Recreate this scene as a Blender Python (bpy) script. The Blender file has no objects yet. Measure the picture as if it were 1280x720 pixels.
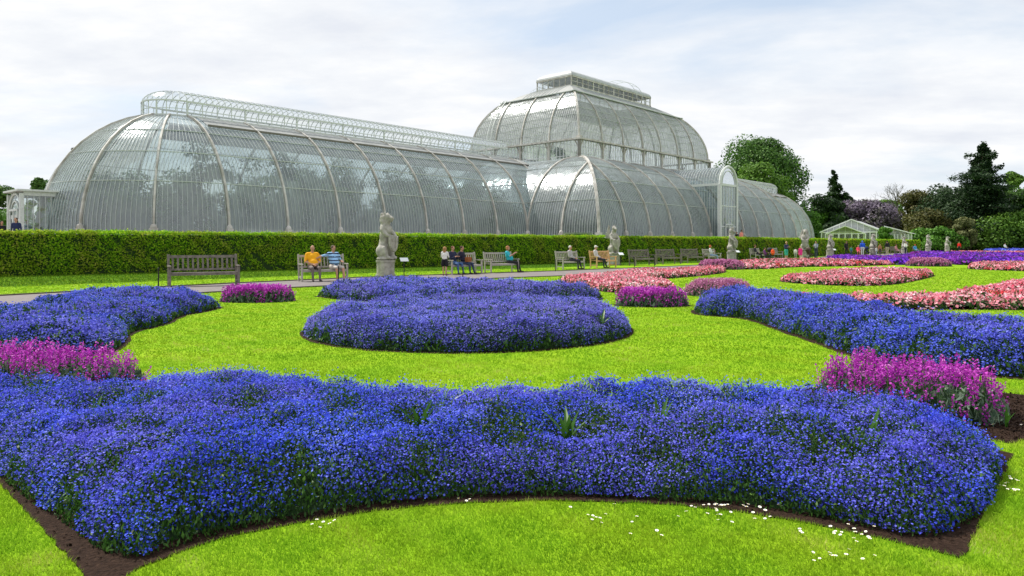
import bpy, math, random
import numpy as np
from math import sin, cos, pi, radians as R
random.seed(7); RS = np.random.RandomState(11)
SC = bpy.context.scene
COL = SC.collection
F, HOR, CH = 883.0, 304.5, 1.45           # focal length in px of a 1280 px frame, horizon row, eye height

def G(x, y, z=0.0):
    Y = F*(CH-z)/(y-HOR)
    return ((x-640)/F*Y, Y)
def at(x, Y): return ((x-640)/F*Y, Y)
def zat(y, Y): return CH+(HOR-y)/F*Y

# ------------------------------------------------------------------ materials
def new_mat(name):
    m = bpy.data.materials.new(name); m.use_nodes = True
    nt = m.node_tree; nt.nodes.clear()
    return m, nt
def nd(nt, t, **kw):
    n = nt.nodes.new(t)
    for k, v in kw.items():
        if k in n.inputs: n.inputs[k].default_value = v
        else: setattr(n, k, v)
    return n
def ramp(nt, src, stops):
    r = nt.nodes.new('ShaderNodeValToRGB')
    e = r.color_ramp.elements
    while len(e) < len(stops): e.new(0.5)
    for i, (p, c) in enumerate(stops):
        e[i].position = p; e[i].color = (*c, 1)
    nt.links.new(src, r.inputs[0]); return r.outputs[0]
def noise_mat(name, stops, scale=8, rough=.8, bump=.0, bscale=40, detail=4, spec=.3, metallic=0, coords='Object', bdist=.02):
    m, nt = new_mat(name); L = nt.links
    tc = nd(nt, 'ShaderNodeTexCoord')
    n = nd(nt, 'ShaderNodeTexNoise', Scale=scale, Detail=detail, Roughness=.6); L.new(tc.outputs[coords], n.inputs['Vector'])
    c = ramp(nt, n.outputs['Fac'], stops)
    p = nd(nt, 'ShaderNodeBsdfPrincipled', Roughness=rough, Metallic=metallic); p.inputs['Specular IOR Level'].default_value = spec
    L.new(c, p.inputs['Base Color'])
    if bump:
        n2 = nd(nt, 'ShaderNodeTexNoise', Scale=bscale, Detail=5); L.new(tc.outputs[coords], n2.inputs['Vector'])
        b = nd(nt, 'ShaderNodeBump', Strength=bump, Distance=bdist); L.new(n2.outputs['Fac'], b.inputs['Height']); L.new(b.outputs[0], p.inputs['Normal'])
    o = nd(nt, 'ShaderNodeOutputMaterial'); L.new(p.outputs[0], o.inputs[0])
    return m
def flat_mat(name, c, rough=.7, var=.15, scale=12, metallic=0, spec=.3):
    return noise_mat(name, [(.3, tuple(x*(1-var) for x in c)), (.7, tuple(min(1, x*(1+var)) for x in c))], scale, rough, metallic=metallic, spec=spec)
def leaf_mat(name, stops, trans=.3, rough=.6, patch=None, pscale=.8, spec=.25, pfac=(.42, .6)):
    """per-face 'rnd' picks the colour; optional position noise mixes in patches of another ramp"""
    m, nt = new_mat(name); L = nt.links
    a = nd(nt, 'ShaderNodeAttribute', attribute_name='rnd')
    c = ramp(nt, a.outputs['Fac'], stops)
    if patch:
        tc = nd(nt, 'ShaderNodeTexCoord')
        n = nd(nt, 'ShaderNodeTexNoise', Scale=pscale, Detail=3); L.new(tc.outputs['Object'], n.inputs['Vector'])
        f = ramp(nt, n.outputs['Fac'], [(pfac[0], (0, 0, 0)), (pfac[1], (1, 1, 1))])
        c2 = ramp(nt, a.outputs['Fac'], patch)
        mx = nd(nt, 'ShaderNodeMix', data_type='RGBA'); L.new(f, mx.inputs['Factor']); L.new(c, mx.inputs['A']); L.new(c2, mx.inputs['B'])
        c = mx.outputs['Result']
    p = nd(nt, 'ShaderNodeBsdfPrincipled', Roughness=rough); p.inputs['Specular IOR Level'].default_value = spec
    L.new(c, p.inputs['Base Color'])
    t = nd(nt, 'ShaderNodeBsdfTranslucent'); L.new(c, t.inputs['Color'])
    mix = nd(nt, 'ShaderNodeMixShader', Fac=trans); L.new(p.outputs[0], mix.inputs[1]); L.new(t.outputs[0], mix.inputs[2])
    o = nd(nt, 'ShaderNodeOutputMaterial'); L.new(mix.outputs[0], o.inputs[0])
    return m
def glass_mat(name, tint, dirt=.12, refl=.5, rough=.12, dirtc=(.62, .66, .66)):
    m, nt = new_mat(name); L = nt.links
    tr = nd(nt, 'ShaderNodeBsdfTransparent', Color=(*tint, 1))
    gl = nd(nt, 'ShaderNodeBsdfGlossy', Color=(.9, .95, 1, 1), Roughness=rough)
    tc = nd(nt, 'ShaderNodeTexCoord')
    n3 = nd(nt, 'ShaderNodeTexNoise', Scale=1.4, Detail=3); L.new(tc.outputs['Object'], n3.inputs['Vector'])
    b = nd(nt, 'ShaderNodeBump', Strength=.25, Distance=.25); L.new(n3.outputs['Fac'], b.inputs['Height']); L.new(b.outputs[0], gl.inputs['Normal'])
    lw = nd(nt, 'ShaderNodeFresnel', IOR=1.5)
    ml = nd(nt, 'ShaderNodeMath', operation='MULTIPLY_ADD'); L.new(lw.outputs[0], ml.inputs[0]); ml.inputs[1].default_value = refl*1.6; ml.inputs[2].default_value = refl*.25
    cl = nd(nt, 'ShaderNodeClamp'); L.new(ml.outputs[0], cl.inputs[0])
    m1 = nd(nt, 'ShaderNodeMixShader'); L.new(cl.outputs[0], m1.inputs[0]); L.new(tr.outputs[0], m1.inputs[1]); L.new(gl.outputs[0], m1.inputs[2])
    mp = nd(nt, 'ShaderNodeMapping'); mp.inputs['Scale'].default_value = (1, 1, .35); L.new(tc.outputs['Object'], mp.inputs[0])
    n = nd(nt, 'ShaderNodeTexNoise', Scale=1.1, Detail=6, Roughness=.65); L.new(mp.outputs[0], n.inputs['Vector'])
    f = ramp(nt, n.outputs['Fac'], [(.3, (dirt*.4,)*3), (.7, (dirt*1.7,)*3)])
    d0_ = nd(nt, 'ShaderNodeBsdfDiffuse', Color=(*dirtc, 1)); d1_ = nd(nt, 'ShaderNodeBsdfTranslucent', Color=(*dirtc, 1))
    d = nd(nt, 'ShaderNodeMixShader', Fac=.55); L.new(d0_.outputs[0], d.inputs[1]); L.new(d1_.outputs[0], d.inputs[2])
    m2 = nd(nt, 'ShaderNodeMixShader'); L.new(f, m2.inputs[0]); L.new(m1.outputs[0], m2.inputs[1]); L.new(d.outputs[0], m2.inputs[2])
    o = nd(nt, 'ShaderNodeOutputMaterial'); L.new(m2.outputs[0], o.inputs[0])
    return m
M = {}
M['glass'] = glass_mat('curved_glass', (.72, .81, .83), .36, .45, .2, dirtc=(.62, .70, .73))
M['glass_end'] = glass_mat('curved_glass_end', (.74, .83, .82), .30, .5, .2, dirtc=(.68, .74, .76))
M['glass_dome'] = glass_mat('dome_glass', (.92, .94, .94), .30, .48, .2, dirtc=(.8, .82, .82))
M['glass_lantern'] = glass_mat('lantern_glass', (.95, .97, .97), .05, .22)
M['glass_clear'] = glass_mat('clear_glass', (.86, .91, .90), .08, .4)
M['rib'] = noise_mat('weathered_rib_paint', [(.35, (.36, .34, .30)), (.65, (.62, .60, .57))], 1.5, .6)
M['bar'] = flat_mat('glazing_bar_paint', (.52, .56, .55), .5)
M['frame'] = flat_mat('pale_frame_paint', (.62, .65, .64), .5)
M['white'] = flat_mat('white_paint', (.78, .8, .8), .45, .05)
M['paleroof'] = noise_mat('pale_roof_panel', [(.3, (.36, .38, .39)), (.7, (.5, .52, .53))], 2, .6)
M['greyroof'] = noise_mat('grey_roof_panel', [(.3, (.24, .25, .25)), (.7, (.36, .37, .36))], 2, .55)
M['darkrail'] = flat_mat('dark_gutter', (.16, .15, .13), .6)
M['plinth'] = noise_mat('pale_plinth', [(.3, (.55, .55, .52)), (.7, (.72, .72, .7))], 1.2, .8)
M['lawn'] = noise_mat('lawn_turf', [(.25, (.14, .285, .008)), (.5, (.20, .355, .011)), (.8, (.275, .41, .02))], .9, .95, .5, 60, 6, spec=0.05, bdist=.03)
M['verge'] = noise_mat('verge_turf', [(.3, (.045, .13, .006)), (.7, (.09, .21, .010))], 2.5, .95, .8, 40, 6, spec=.05, bdist=.05)  # lawn strip by the hedge: its shade is painted in as darker green
M['vergegrass'] = leaf_mat('verge_blade', [(0, (.04, .11, .006)), (.6, (.09, .19, .010)), (1, (.17, .28, .02))], .3, .75, spec=.1)  # blade colours darkened to carry the painted hedge shade
M['grass'] = leaf_mat('grass_blade', [(0, (.12, .27, .010)), (.5, (.225, .43, .016)), (.9, (.35, .54, .035)), (1, (.50, .48, .18))], .35, .75, patch=[(0, (.18, .31, .010)), (.6, (.33, .48, .022)), (1, (.54, .54, .14))], pscale=1.6, spec=.1)
M['soil'] = noise_mat('bed_soil', [(.3, (.016, .009, .006)), (.6, (.038, .022, .015)), (.8, (.08, .052, .034))], 40, .95, .9, 70, 6, spec=.1)
M['path'] = noise_mat('tarmac_path', [(.3, (.15, .132, .13)), (.7, (.21, .19, .185))], 3, .9, .3, 120)
M['edging'] = flat_mat('path_edging', (.10, .085, .06), .9)
M['terrace'] = noise_mat('terrace_gravel', [(.3, (.2, .18, .15)), (.7, (.3, .27, .22))], 3, .9)
M['blue'] = leaf_mat('blue_blossom', [(0, (.018, .03, .38)), (.4, (.05, .085, .76)), (.75, (.10, .17, .92)), (.94, (.22, .30, .92)), (1, (.42, .46, .88))], .25, .6,
                     patch=[(0, (.045, .045, .42)), (.5, (.12, .12, .74)), (.85, (.22, .23, .88)), (1, (.40, .40, .88))], pscale=1.2, spec=.1)
M['mid_blue'] = leaf_mat('blue_violet_blossom', [(0, (.055, .06, .40)), (.5, (.15, .165, .72)), (.85, (.26, .29, .84)), (1, (.42, .46, .88))], .25, .6,
                     patch=[(0, (.07, .06, .40)), (.5, (.19, .18, .68)), (1, (.36, .36, .84))], pscale=.9, spec=.1)
M['far_blue'] = leaf_mat('clear_blue_blossom', [(0, (.035, .055, .42)), (.5, (.09, .135, .74)), (1, (.24, .31, .88))], .25, .6,
                     patch=[(0, (.045, .045, .42)), (.5, (.12, .13, .68)), (1, (.26, .28, .84))], pscale=.7, spec=.1)
M['magenta'] = leaf_mat('magenta_blossom', [(0, (.22, .012, .24)), (.5, (.48, .035, .48)), (.85, (.66, .10, .62)), (1, (.8, .35, .75))], .3, .6, spec=.1)
M['lilac'] = leaf_mat('lilac_pink_blossom', [(0, (.28, .09, .2)), (.5, (.52, .17, .36)), (1, (.7, .36, .55))], .3, .6, spec=.1)
M['pink'] = leaf_mat('pink_daisy_blossom', [(0, (.55, .04, .09)), (.3, (.74, .17, .25)), (.6, (.85, .37, .45)), (.8, (.86, .62, .65)), (1, (.9, .86, .84))], .2, .6,
                     patch=[(0, (.45, .02, .03)), (.5, (.7, .05, .06)), (.8, (.8, .25, .25)), (1, (.85, .6, .55))], pscale=.55, spec=.1, pfac=(.56, .66))
M['violet'] = leaf_mat('violet_blossom', [(0, (.10, .015, .38)), (.5, (.20, .04, .62)), (1, (.36, .12, .75))], .2, .6, patch=[(0, (.16, .02, .26)), (1, (.34, .05, .42))], pscale=.2, spec=.1)
M['bedleaf'] = leaf_mat('bed_leaf', [(0, (.014, .04, .008)), (.5, (.035, .10, .016)), (.9, (.07, .17, .025)), (1, (.13, .24, .05))], .3, .5)
M['greyleaf'] = leaf_mat('grey_green_leaf', [(0, (.05, .09, .06)), (.6, (.12, .19, .13)), (1, (.24, .31, .21))], .25, .6)
M['limeleaf'] = leaf_mat('strap_leaf', [(0, (.05, .14, .02)), (1, (.12, .28, .04))], .3, .4)
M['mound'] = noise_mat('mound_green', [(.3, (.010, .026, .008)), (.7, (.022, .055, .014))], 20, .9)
M['hedge'] = leaf_mat('hedge_leaf', [(0, (.08, .22, .010)), (.5, (.22, .46, .018)), (.9, (.42, .64, .03)), (1, (.55, .66, .06))], .5, .75,
                      patch=[(0, (.12, .24, .010)), (.6, (.32, .46, .02)), (1, (.52, .48, .10))], pscale=.7, spec=.04)
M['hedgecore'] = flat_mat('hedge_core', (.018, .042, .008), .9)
M['hedge_far'] = leaf_mat('dark_hedge_leaf', [(0, (.012, .035, .01)), (1, (.04, .09, .02))], .2, .6)
M['bark'] = noise_mat('bark', [(.3, (.05, .035, .025)), (.7, (.11, .085, .06))], 6, .9, .5, 20)
def crown(name, a, b, c, **k): M[name] = leaf_mat(name, [(0, a), (.5, b), (1, c)], k.pop('trans', .25), .6, **k)
crown('oak', (.028, .075, .014), (.065, .155, .025), (.12, .24, .04))
crown('lighttree', (.045, .11, .010), (.09, .20, .018), (.15, .28, .03))
crown('yellowtree', (.22, .24, .01), (.42, .42, .015), (.55, .52, .03))
crown('darktree', (.010, .028, .009), (.022, .055, .015), (.045, .095, .025))
crown('brighttree', (.04, .12, .012), (.08, .21, .02), (.14, .32, .03))
crown('purpletree', (.10, .075, .12), (.19, .15, .22), (.30, .25, .33), patch=[(0, (.06, .08, .04)), (1, (.18, .16, .15))], pscale=.5, pfac=(.5, .62))
crown('browntree', (.04, .05, .012), (.09, .095, .022), (.15, .14, .04))
crown('palebush', (.08, .10, .03), (.15, .17, .06), (.24, .25, .10))
crown('barepale', (.15, .14, .12), (.24, .22, .2), (.36, .34, .3))
crown('cedar', (.010, .028, .012), (.022, .052, .018), (.045, .09, .03))
crown('indoor', (.06, .12, .06), (.13, .22, .11), (.24, .34, .16), trans=.45)
M['stone'] = noise_mat('weathered_stone', [(.25, (.20, .19, .165)), (.5, (.36, .345, .31)), (.75, (.52, .50, .46))], 5, .9, .5, 18, 8)
M['teak'] = noise_mat('weathered_teak', [(.3, (.10, .088, .078)), (.7, (.24, .21, .185))], 9, .8)
M['teak_pale'] = noise_mat('silvered_teak', [(.3, (.30, .28, .25)), (.7, (.45, .42, .38))], 9, .8)
M['teak_new'] = noise_mat('new_oak', [(.3, (.5, .28, .13)), (.7, (.66, .42, .22))], 9, .6)
M['black'] = flat_mat('black_metal', (.02, .02, .02), .5)
M['signwhite'] = flat_mat('sign_white', (.75, .78, .8), .4, .04)
M['petal'] = flat_mat('daisy_petal', (.85, .85, .82), .5, .03)
M['yolk'] = flat_mat('daisy_centre', (.7, .5, .03), .6)
M['cabinet'] = flat_mat('pale_green_cabinet', (.2, .27, .17), .5)
M['eye'] = flat_mat('eye_dark', (.02, .015, .01), .3)
_cm = {}
def cmat(kind, c):
    k = (kind, tuple(c))
    if k not in _cm: _cm[k] = flat_mat(kind, c, .8, .08, 20)
    return _cm[k]

# ------------------------------------------------------------------ object helpers
def link(o, parent=None):
    COL.objects.link(o)
    if parent is not None: o.parent = parent
    return o
def tag(o, label=None, cat=None, group=None, kind=None):
    if label: o['label'] = label
    if cat: o['category'] = cat
    if group: o['group'] = group
    if kind: o['kind'] = kind
    return o
def thing(name, label, cat, loc=(0, 0, 0), rz=0, group=None):
    o = bpy.data.objects.new(name, None); o.empty_display_size = .2
    link(o); o.location = loc; o.rotation_euler = (0, 0, rz)
    return tag(o, label, cat, group)
def mesh_obj(name, v, f, mats, parent=None, mi=None, smooth=False):
    me = bpy.data.meshes.new(name); me.from_pydata([tuple(map(float, p)) for p in v], [], f)
    for m in (mats if isinstance(mats, (list, tuple)) else [mats]): me.materials.append(m)
    if mi is not None: me.polygons.foreach_set('material_index', np.asarray(mi, dtype=np.int32))
    if smooth: me.polygons.foreach_set('use_smooth', np.ones(len(me.polygons), dtype=bool))
    me.update()
    return link(bpy.data.objects.new(name, me), parent)
def soup(name, V, k, mat, parent=None, rnd=None, mi=None):
    """V: (n*k,3) array of n separate k-gons"""
    V = np.asarray(V, dtype=np.float32); n = len(V)//k
    me = bpy.data.meshes.new(name)
    me.vertices.add(n*k); me.vertices.foreach_set('co', V.ravel())
    me.loops.add(n*k); me.loops.foreach_set('vertex_index', np.arange(n*k, dtype=np.int32))
    me.polygons.add(n); me.polygons.foreach_set('loop_start', np.arange(0, n*k, k, dtype=np.int32))
    for m in (mat if isinstance(mat, (list, tuple)) else [mat]): me.materials.append(m)
    if mi is not None: me.polygons.foreach_set('material_index', np.asarray(mi, dtype=np.int32))
    me.update(calc_edges=True)
    at_ = me.attributes.new('rnd', 'FLOAT', 'FACE')
    at_.data.foreach_set('value', (RS.rand(n) if rnd is None else np.asarray(rnd)).astype(np.float32))
    return link(bpy.data.objects.new(name, me), parent)
def unit(a): return a/np.maximum(np.linalg.norm(a, axis=1, keepdims=True), 1e-9)
def leafs(P, N, size, aspect=1.0, k=4, updir=None):
    """k-gon leaves centred at P facing N, long side 'updir' or random"""
    n = len(P); N = unit(N)
    T = RS.normal(size=(n, 3)) if updir is None else np.asarray(updir)
    T = unit(T-(T*N).sum(1)[:, None]*N); B = np.cross(N, T)
    s = (np.asarray(size)*np.ones(n))[:, None]
    out = np.empty((n, k, 3), dtype=np.float32)
    for i in range(k):
        a = 2*pi*i/k
        out[:, i] = P+T*s*cos(a)+B*s*sin(a)/aspect
    return out.reshape(-1, 3)
class MB:
    def __init__(s): s.v = []; s.f = []; s.m = []
    def add(s, v, f, m=0):
        o = len(s.v); s.v += [tuple(p) for p in v]; s.f += [tuple(i+o for i in q) for q in f]; s.m += [m]*len(f)
    def box(s, c, d, m=0, rz=0, rx=0, ry=0):
        x, y, z = (k/2 for k in d); v = []
        for p in [(-x, -y, -z), (x, -y, -z), (x, y, -z), (-x, y, -z), (-x, -y, z), (x, -y, z), (x, y, z), (-x, y, z)]:
            a, b, e = p
            b, e = b*cos(rx)-e*sin(rx), b*sin(rx)+e*cos(rx)
            a, e = a*cos(ry)+e*sin(ry), -a*sin(ry)+e*cos(ry)
            a, b = a*cos(rz)-b*sin(rz), a*sin(rz)+b*cos(rz)
            v.append((a+c[0], b+c[1], e+c[2]))
        s.add(v, [(0, 3, 2, 1), (4, 5, 6, 7), (0, 1, 5, 4), (1, 2, 6, 5), (2, 3, 7, 6), (3, 0, 4, 7)], m)
    def tube(s, pts, r, n=6, m=0, cap=True, w=None):
        """w: (tangential, radial) half sizes for a rectangular bar when n==4"""
        P = [np.array(p, float) for p in pts]; k = len(P); rr = r if isinstance(r, (list, tuple)) else [r]*k
        o = len(s.v); prev = None
        for i, p in enumerate(P):
            t = P[min(i+1, k-1)]-P[max(i-1, 0)]; t = t/(np.linalg.norm(t)+1e-9)
            if prev is None:
                a = np.array([0, 0, 1.]) if abs(t[2]) < .9 else np.array([1., 0, 0])
                prev = np.cross(t, a); prev /= np.linalg.norm(prev)
            x = prev-t*np.dot(prev, t); x /= (np.linalg.norm(x)+1e-9); y = np.cross(t, x); prev = x
            for j in range(n):
                a = 2*pi*(j+.5)/n; q = p+rr[i]*(x*cos(a)+y*sin(a)); s.v.append(tuple(q))
        for i in range(k-1):
            for j in range(n):
                s.f.append((o+i*n+j, o+i*n+(j+1) % n, o+(i+1)*n+(j+1) % n, o+(i+1)*n+j)); s.m.append(m)
        if cap:
            s.f.append(tuple(o+j for j in reversed(range(n)))); s.m.append(m)
            s.f.append(tuple(o+(k-1)*n+j for j in range(n))); s.m.append(m)
    def ball(s, c, r, m=0, nu=12, nv=8, rot=None):
        o = len(s.v); r = (r, r, r) if not isinstance(r, (tuple, list)) else r
        pts = [(0, 0, -1)]
        for i in range(1, nv):
            ph = -pi/2+pi*i/nv
            for j in range(nu): a = 2*pi*j/nu; pts.append((cos(ph)*cos(a), cos(ph)*sin(a), sin(ph)))
        pts.append((0, 0, 1))
        for p in pts:
            q = np.array([p[0]*r[0], p[1]*r[1], p[2]*r[2]])
            if rot is not None: q = rot @ q
            s.v.append((q[0]+c[0], q[1]+c[1], q[2]+c[2]))
        for j in range(nu): s.f.append((o, o+1+(j+1) % nu, o+1+j)); s.m.append(m)
        for i in range(nv-2):
            for j in range(nu):
                a = o+1+i*nu; s.f.append((a+j, a+(j+1) % nu, a+nu+(j+1) % nu, a+nu+j)); s.m.append(m)
        l = o+1+(nv-2)*nu; t = len(s.v)-1
        for j in range(nu): s.f.append((l+j, l+(j+1) % nu, t)); s.m.append(m)
    def poly_prism(s, pts, z0, z1, m=0):
        n = len(pts); v = [(x, y, z0) for x, y in pts]+[(x, y, z1) for x, y in pts]
        s.add(v, [tuple(range(n, 2*n)), tuple(reversed(range(n)))]+[(i, (i+1) % n, n+(i+1) % n, n+i) for i in range(n)], m)
    def build(s, name, mats, parent=None, smooth=False):
        return mesh_obj(name, s.v, s.f, mats, parent, s.m if isinstance(mats, (list, tuple)) else None, smooth)
def children(o): return [c for c in bpy.data.objects if c.parent == o]
def copy_tree(o, parent=None):
    c = o.copy(); COL.objects.link(c); c.parent = parent
    for ch in children(o): copy_tree(ch, c)
    return c

# ------------------------------------------------------------------ camera, world, sun
cam = bpy.data.objects.new('camera', bpy.data.cameras.new('camera')); COL.objects.link(cam)
cam.location = (0, 0, CH); cam.rotation_euler = (R(90), 0, 0)
cam.data.sensor_width = 36; cam.data.lens = 36*F/1280; cam.data.shift_y = -(360-HOR)/1280
cam.data.clip_start = .1; cam.data.clip_end = 3000; SC.camera = cam
SUN_EL, SUN_AZ = R(52), R(-52)     # azimuth from +Y (view direction), negative = to the left
sd = (sin(SUN_AZ)*cos(SUN_EL), cos(SUN_AZ)*cos(SUN_EL), sin(SUN_EL))
import mathutils
sun = bpy.data.objects.new('sun', bpy.data.lights.new('sun', 'SUN')); COL.objects.link(sun)
sun.data.energy = 4.2; sun.data.angle = R(1.2); sun.data.color = (1, .95, .86)
sun.rotation_euler = mathutils.Vector(sd).to_track_quat('Z', 'Y').to_euler(); sun.location = (0, 0, 60)
W = bpy.data.worlds.new('World'); SC.world = W; W.use_nodes = True
nt = W.node_tree; nt.nodes.clear(); L = nt.links
sky = nd(nt, 'ShaderNodeTexSky', sky_type='NISHITA'); sky.sun_disc = False; sky.sun_elevation = SUN_EL; sky.sun_rotation = SUN_AZ
tc = nd(nt, 'ShaderNodeTexCoord'); sx = nd(nt, 'ShaderNodeSeparateXYZ'); L.new(tc.outputs['Generated'], sx.inputs[0])
def mth(op, a, b=None, c=None):
    n = nd(nt, 'ShaderNodeMath', operation=op)
    for i, q in enumerate((a, b, c)):
        if q is None: continue
        if isinstance(q, (int, float)): n.inputs[i].default_value = q
        else: L.new(q, n.inputs[i])
    return n.outputs[0]
zz = mth('ADD', mth('MAXIMUM', sx.outputs['Z'], 0), .16)
cx = nd(nt, 'ShaderNodeCombineXYZ'); L.new(mth('DIVIDE', sx.outputs['X'], zz), cx.inputs[0]); L.new(mth('DIVIDE', sx.outputs['Y'], zz), cx.inputs[1])
mp = nd(nt, 'ShaderNodeMapping'); mp.inputs['Rotation'].default_value = (0, 0, R(20)); mp.inputs['Scale'].default_value = (.8, 1.15, 1); mp.inputs['Location'].default_value = (3.1, 1.7, 0); L.new(cx.outputs[0], mp.inputs[0])
n1 = nd(nt, 'ShaderNodeTexNoise', Scale=.9, Detail=8, Roughness=.55, Distortion=.3); L.new(mp.outputs[0], n1.inputs['Vector'])
n2 = nd(nt, 'ShaderNodeTexNoise', Scale=2.2, Detail=6, Roughness=.6); L.new(mp.outputs[0], n2.inputs['Vector'])
cover = ramp(nt, n1.outputs['Fac'], [(.30, (.15, .15, .15)), (.42, (.72, .72, .72)), (.52, (1, 1, 1))])
cloudc = ramp(nt, n2.outputs['Fac'], [(.3, (.71, .74, .80)), (.5, (.81, .83, .86)), (.64, (.90, .90, .90))])
sc = nd(nt, 'ShaderNodeMix', data_type='RGBA', blend_type='MULTIPLY'); sc.inputs['Factor'].default_value = 1
L.new(cloudc, sc.inputs['A']); sc.inputs['B'].default_value = (8.6, 8.6, 8.6, 1)
bl = nd(nt, 'ShaderNodeMix', data_type='RGBA', blend_type='MIX'); bl.inputs['Factor'].default_value = .62
L.new(sky.outputs[0], bl.inputs['A']); bl.inputs['B'].default_value = (5.4, 6.4, 7.6, 1)
mx = nd(nt, 'ShaderNodeMix', data_type='RGBA'); L.new(cover, mx.inputs['Factor']); L.new(bl.outputs['Result'], mx.inputs['A']); L.new(sc.outputs['Result'], mx.inputs['B'])
bg = nd(nt, 'ShaderNodeBackground', Strength=.1); L.new(mx.outputs['Result'], bg.inputs[0])
wo = nd(nt, 'ShaderNodeOutputWorld'); L.new(bg.outputs[0], wo.inputs[0])
vs = SC.view_settings; vs.view_transform = 'Standard'; vs.look = 'None'; vs.gamma = 1; vs.exposure = .42; vs.use_curve_mapping = False
SC.cycles.transparent_max_bounces = 24; SC.cycles.max_bounces = 6; SC.cycles.diffuse_bounces = 3; SC.cycles.glossy_bounces = 2; SC.cycles.transmission_bounces = 4
SC.cycles.use_denoising = True; SC.cycles.caustics_reflective = False; SC.cycles.caustics_refractive = False

# ------------------------------------------------------------------ ground
def strip(name, A, B, z, mat, kind='structure'):
    n = min(len(A), len(B)); v = [(x, y, z) for x, y in A]+[(x, y, z) for x, y in B]; a = len(A); b = len(B); f = []; i = j = 0
    while i < a-1 or j < b-1:      # zip the two edges together
        if j >= b-1 or (i < a-1 and math.hypot(A[i+1][0]-B[j][0], A[i+1][1]-B[j][1]) <= math.hypot(A[i][0]-B[j+1][0], A[i][1]-B[j+1][1])): f.append((i, a+j, i+1)); i += 1
        else: f.append((i, a+j, a+j+1)); j += 1
    return tag(mesh_obj(name, v, f, mat), kind=kind)
gv, gf = [], []
mesh_obj('lawn', [(-900, -60, 0), (900, -60, 0), (900, 1500, 0), (-900, 1500, 0)], [(0, 1, 2, 3)], M['lawn'])['kind'] = 'structure'
FARE = [(-40, -14), (-24, 8), (-17.5, 15.2), (-14.2, 19.5), (-12, 23), (-10, 25.9), (-6.7, 29.8), (-2, 33.8), (2.5, 37.3), (11.2, 46), (25, 61.5), (36, 80.5), (46, 92.5), (57, 106), (72, 127), (120, 180)]
NEARE = [(-37, -15), (-20, 8), (-15, 12.6), (-11.7, 16.4), (-9.5, 20), (-7.2, 23), (-4.2, 26), (-.6, 29.3), (3.5, 32.4), (12.5, 41.2), (20, 49), (27.5, 58), (36, 72), (44, 83), (52, 92.5), (62, 104), (76, 122), (124, 172)]
strip('path', FARE, NEARE, .004, M['path'])
eb = MB()
for E_ in (FARE, NEARE):
    for a, b in zip(E_[:-1], E_[1:]):
        a, b = np.array(a), np.array(b); l = np.linalg.norm(b-a); c = (a+b)/2
        eb.box((c[0], c[1], .02), (l, .07, .04), rz=math.atan2(b[1]-a[1], b[0]-a[0]))
tag(eb.build('path_kerb', M['edging']), kind='structure')
HL = [(-60, 3.8), (-45, 14.6), (-22.4, 31.2), (-9, 41), (3.4, 51), (18.1, 62.8), (31.8, 78.5), (39.9, 88.5), (55.9, 105.5), (68.2, 118)]
hn = np.array([-.6, .8])
TB = [tuple(np.array(p)+hn*1.25) for p in HL]
tb = MB(); tb.poly_prism(TB[:7]+[(26, 108), (0, 130), (-80, 120), (-110, 40)], .0, 1.1)
tag(tb.build('terrace', M['terrace']), kind='structure')

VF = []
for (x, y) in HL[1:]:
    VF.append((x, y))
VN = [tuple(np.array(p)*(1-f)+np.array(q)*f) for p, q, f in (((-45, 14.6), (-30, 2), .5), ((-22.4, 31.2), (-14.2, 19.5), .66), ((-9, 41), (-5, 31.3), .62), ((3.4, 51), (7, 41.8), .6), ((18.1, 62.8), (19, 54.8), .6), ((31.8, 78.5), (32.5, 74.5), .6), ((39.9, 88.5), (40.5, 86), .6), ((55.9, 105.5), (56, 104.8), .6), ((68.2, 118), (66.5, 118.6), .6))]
strip('verge', VF, VN, .004, M['verge'])  # dark sheet over the lawn, painted shade along the hedge
# ------------------------------------------------------------------ polygons and beds
def chaikin(P, n=2):
    P = [np.array(p, float) for p in P]
    for _ in range(n):
        Q = []
        for i in range(len(P)):
            a, b = P[i], P[(i+1) % len(P)]; Q += [a*.75+b*.25, a*.25+b*.75]
        P = Q
    return np.array(P)
def inside(P, X):
    r = np.zeros(len(X), bool); n = len(P)
    for i in range(n):
        x1, y1 = P[i]; x2, y2 = P[(i+1) % n]
        c = ((y1 > X[:, 1]) != (y2 > X[:, 1])) & (X[:, 0] < (x2-x1)*(X[:, 1]-y1)/((y2-y1) if y2 != y1 else 1e-9)+x1)
        r ^= c
    return r
def edged(P, X):
    d = np.full(len(X), 1e9)
    for i in range(len(P)):
        a = P[i]; b = P[(i+1) % len(P)]; ab = b-a; t = np.clip(((X-a)@ab)/(ab@ab+1e-12), 0, 1)
        d = np.minimum(d, np.linalg.norm(X-(a+t[:, None]*ab), axis=1))
    return d
_ph = RS.rand(40)*2*pi; _dir = RS.normal(size=(40, 2))
def vnoise(X, sc, seed=0):
    r = np.zeros(len(X))
    for i in range(7):
        k = (i+seed*3) % 40; r += np.sin((X@_dir[k])*sc*(1+.35*i)+_ph[k])
    return r/4.0
def worley(X, cs, seed=0):
    g = np.floor(X/cs).astype(int); best = np.full(len(X), 9.0); hv = np.zeros(len(X))
    for i in (-1, 0, 1):
        for j in (-1, 0, 1):
            c = g+[i, j]; a = np.sin(c[:, 0]*127.1+c[:, 1]*311.7+seed)*43758.5453; a -= np.floor(a); b = np.sin(c[:, 0]*269.5+c[:, 1]*183.3+seed)*43758.5453; b -= np.floor(b)
            d = np.hypot(X[:, 0]/cs-c[:, 0]-a, X[:, 1]/cs-c[:, 1]-b); k = d < best; best[k] = d[k]; hv[k] = (a*7.3+b*3.1)[k] % 1
    return best, hv
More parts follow.
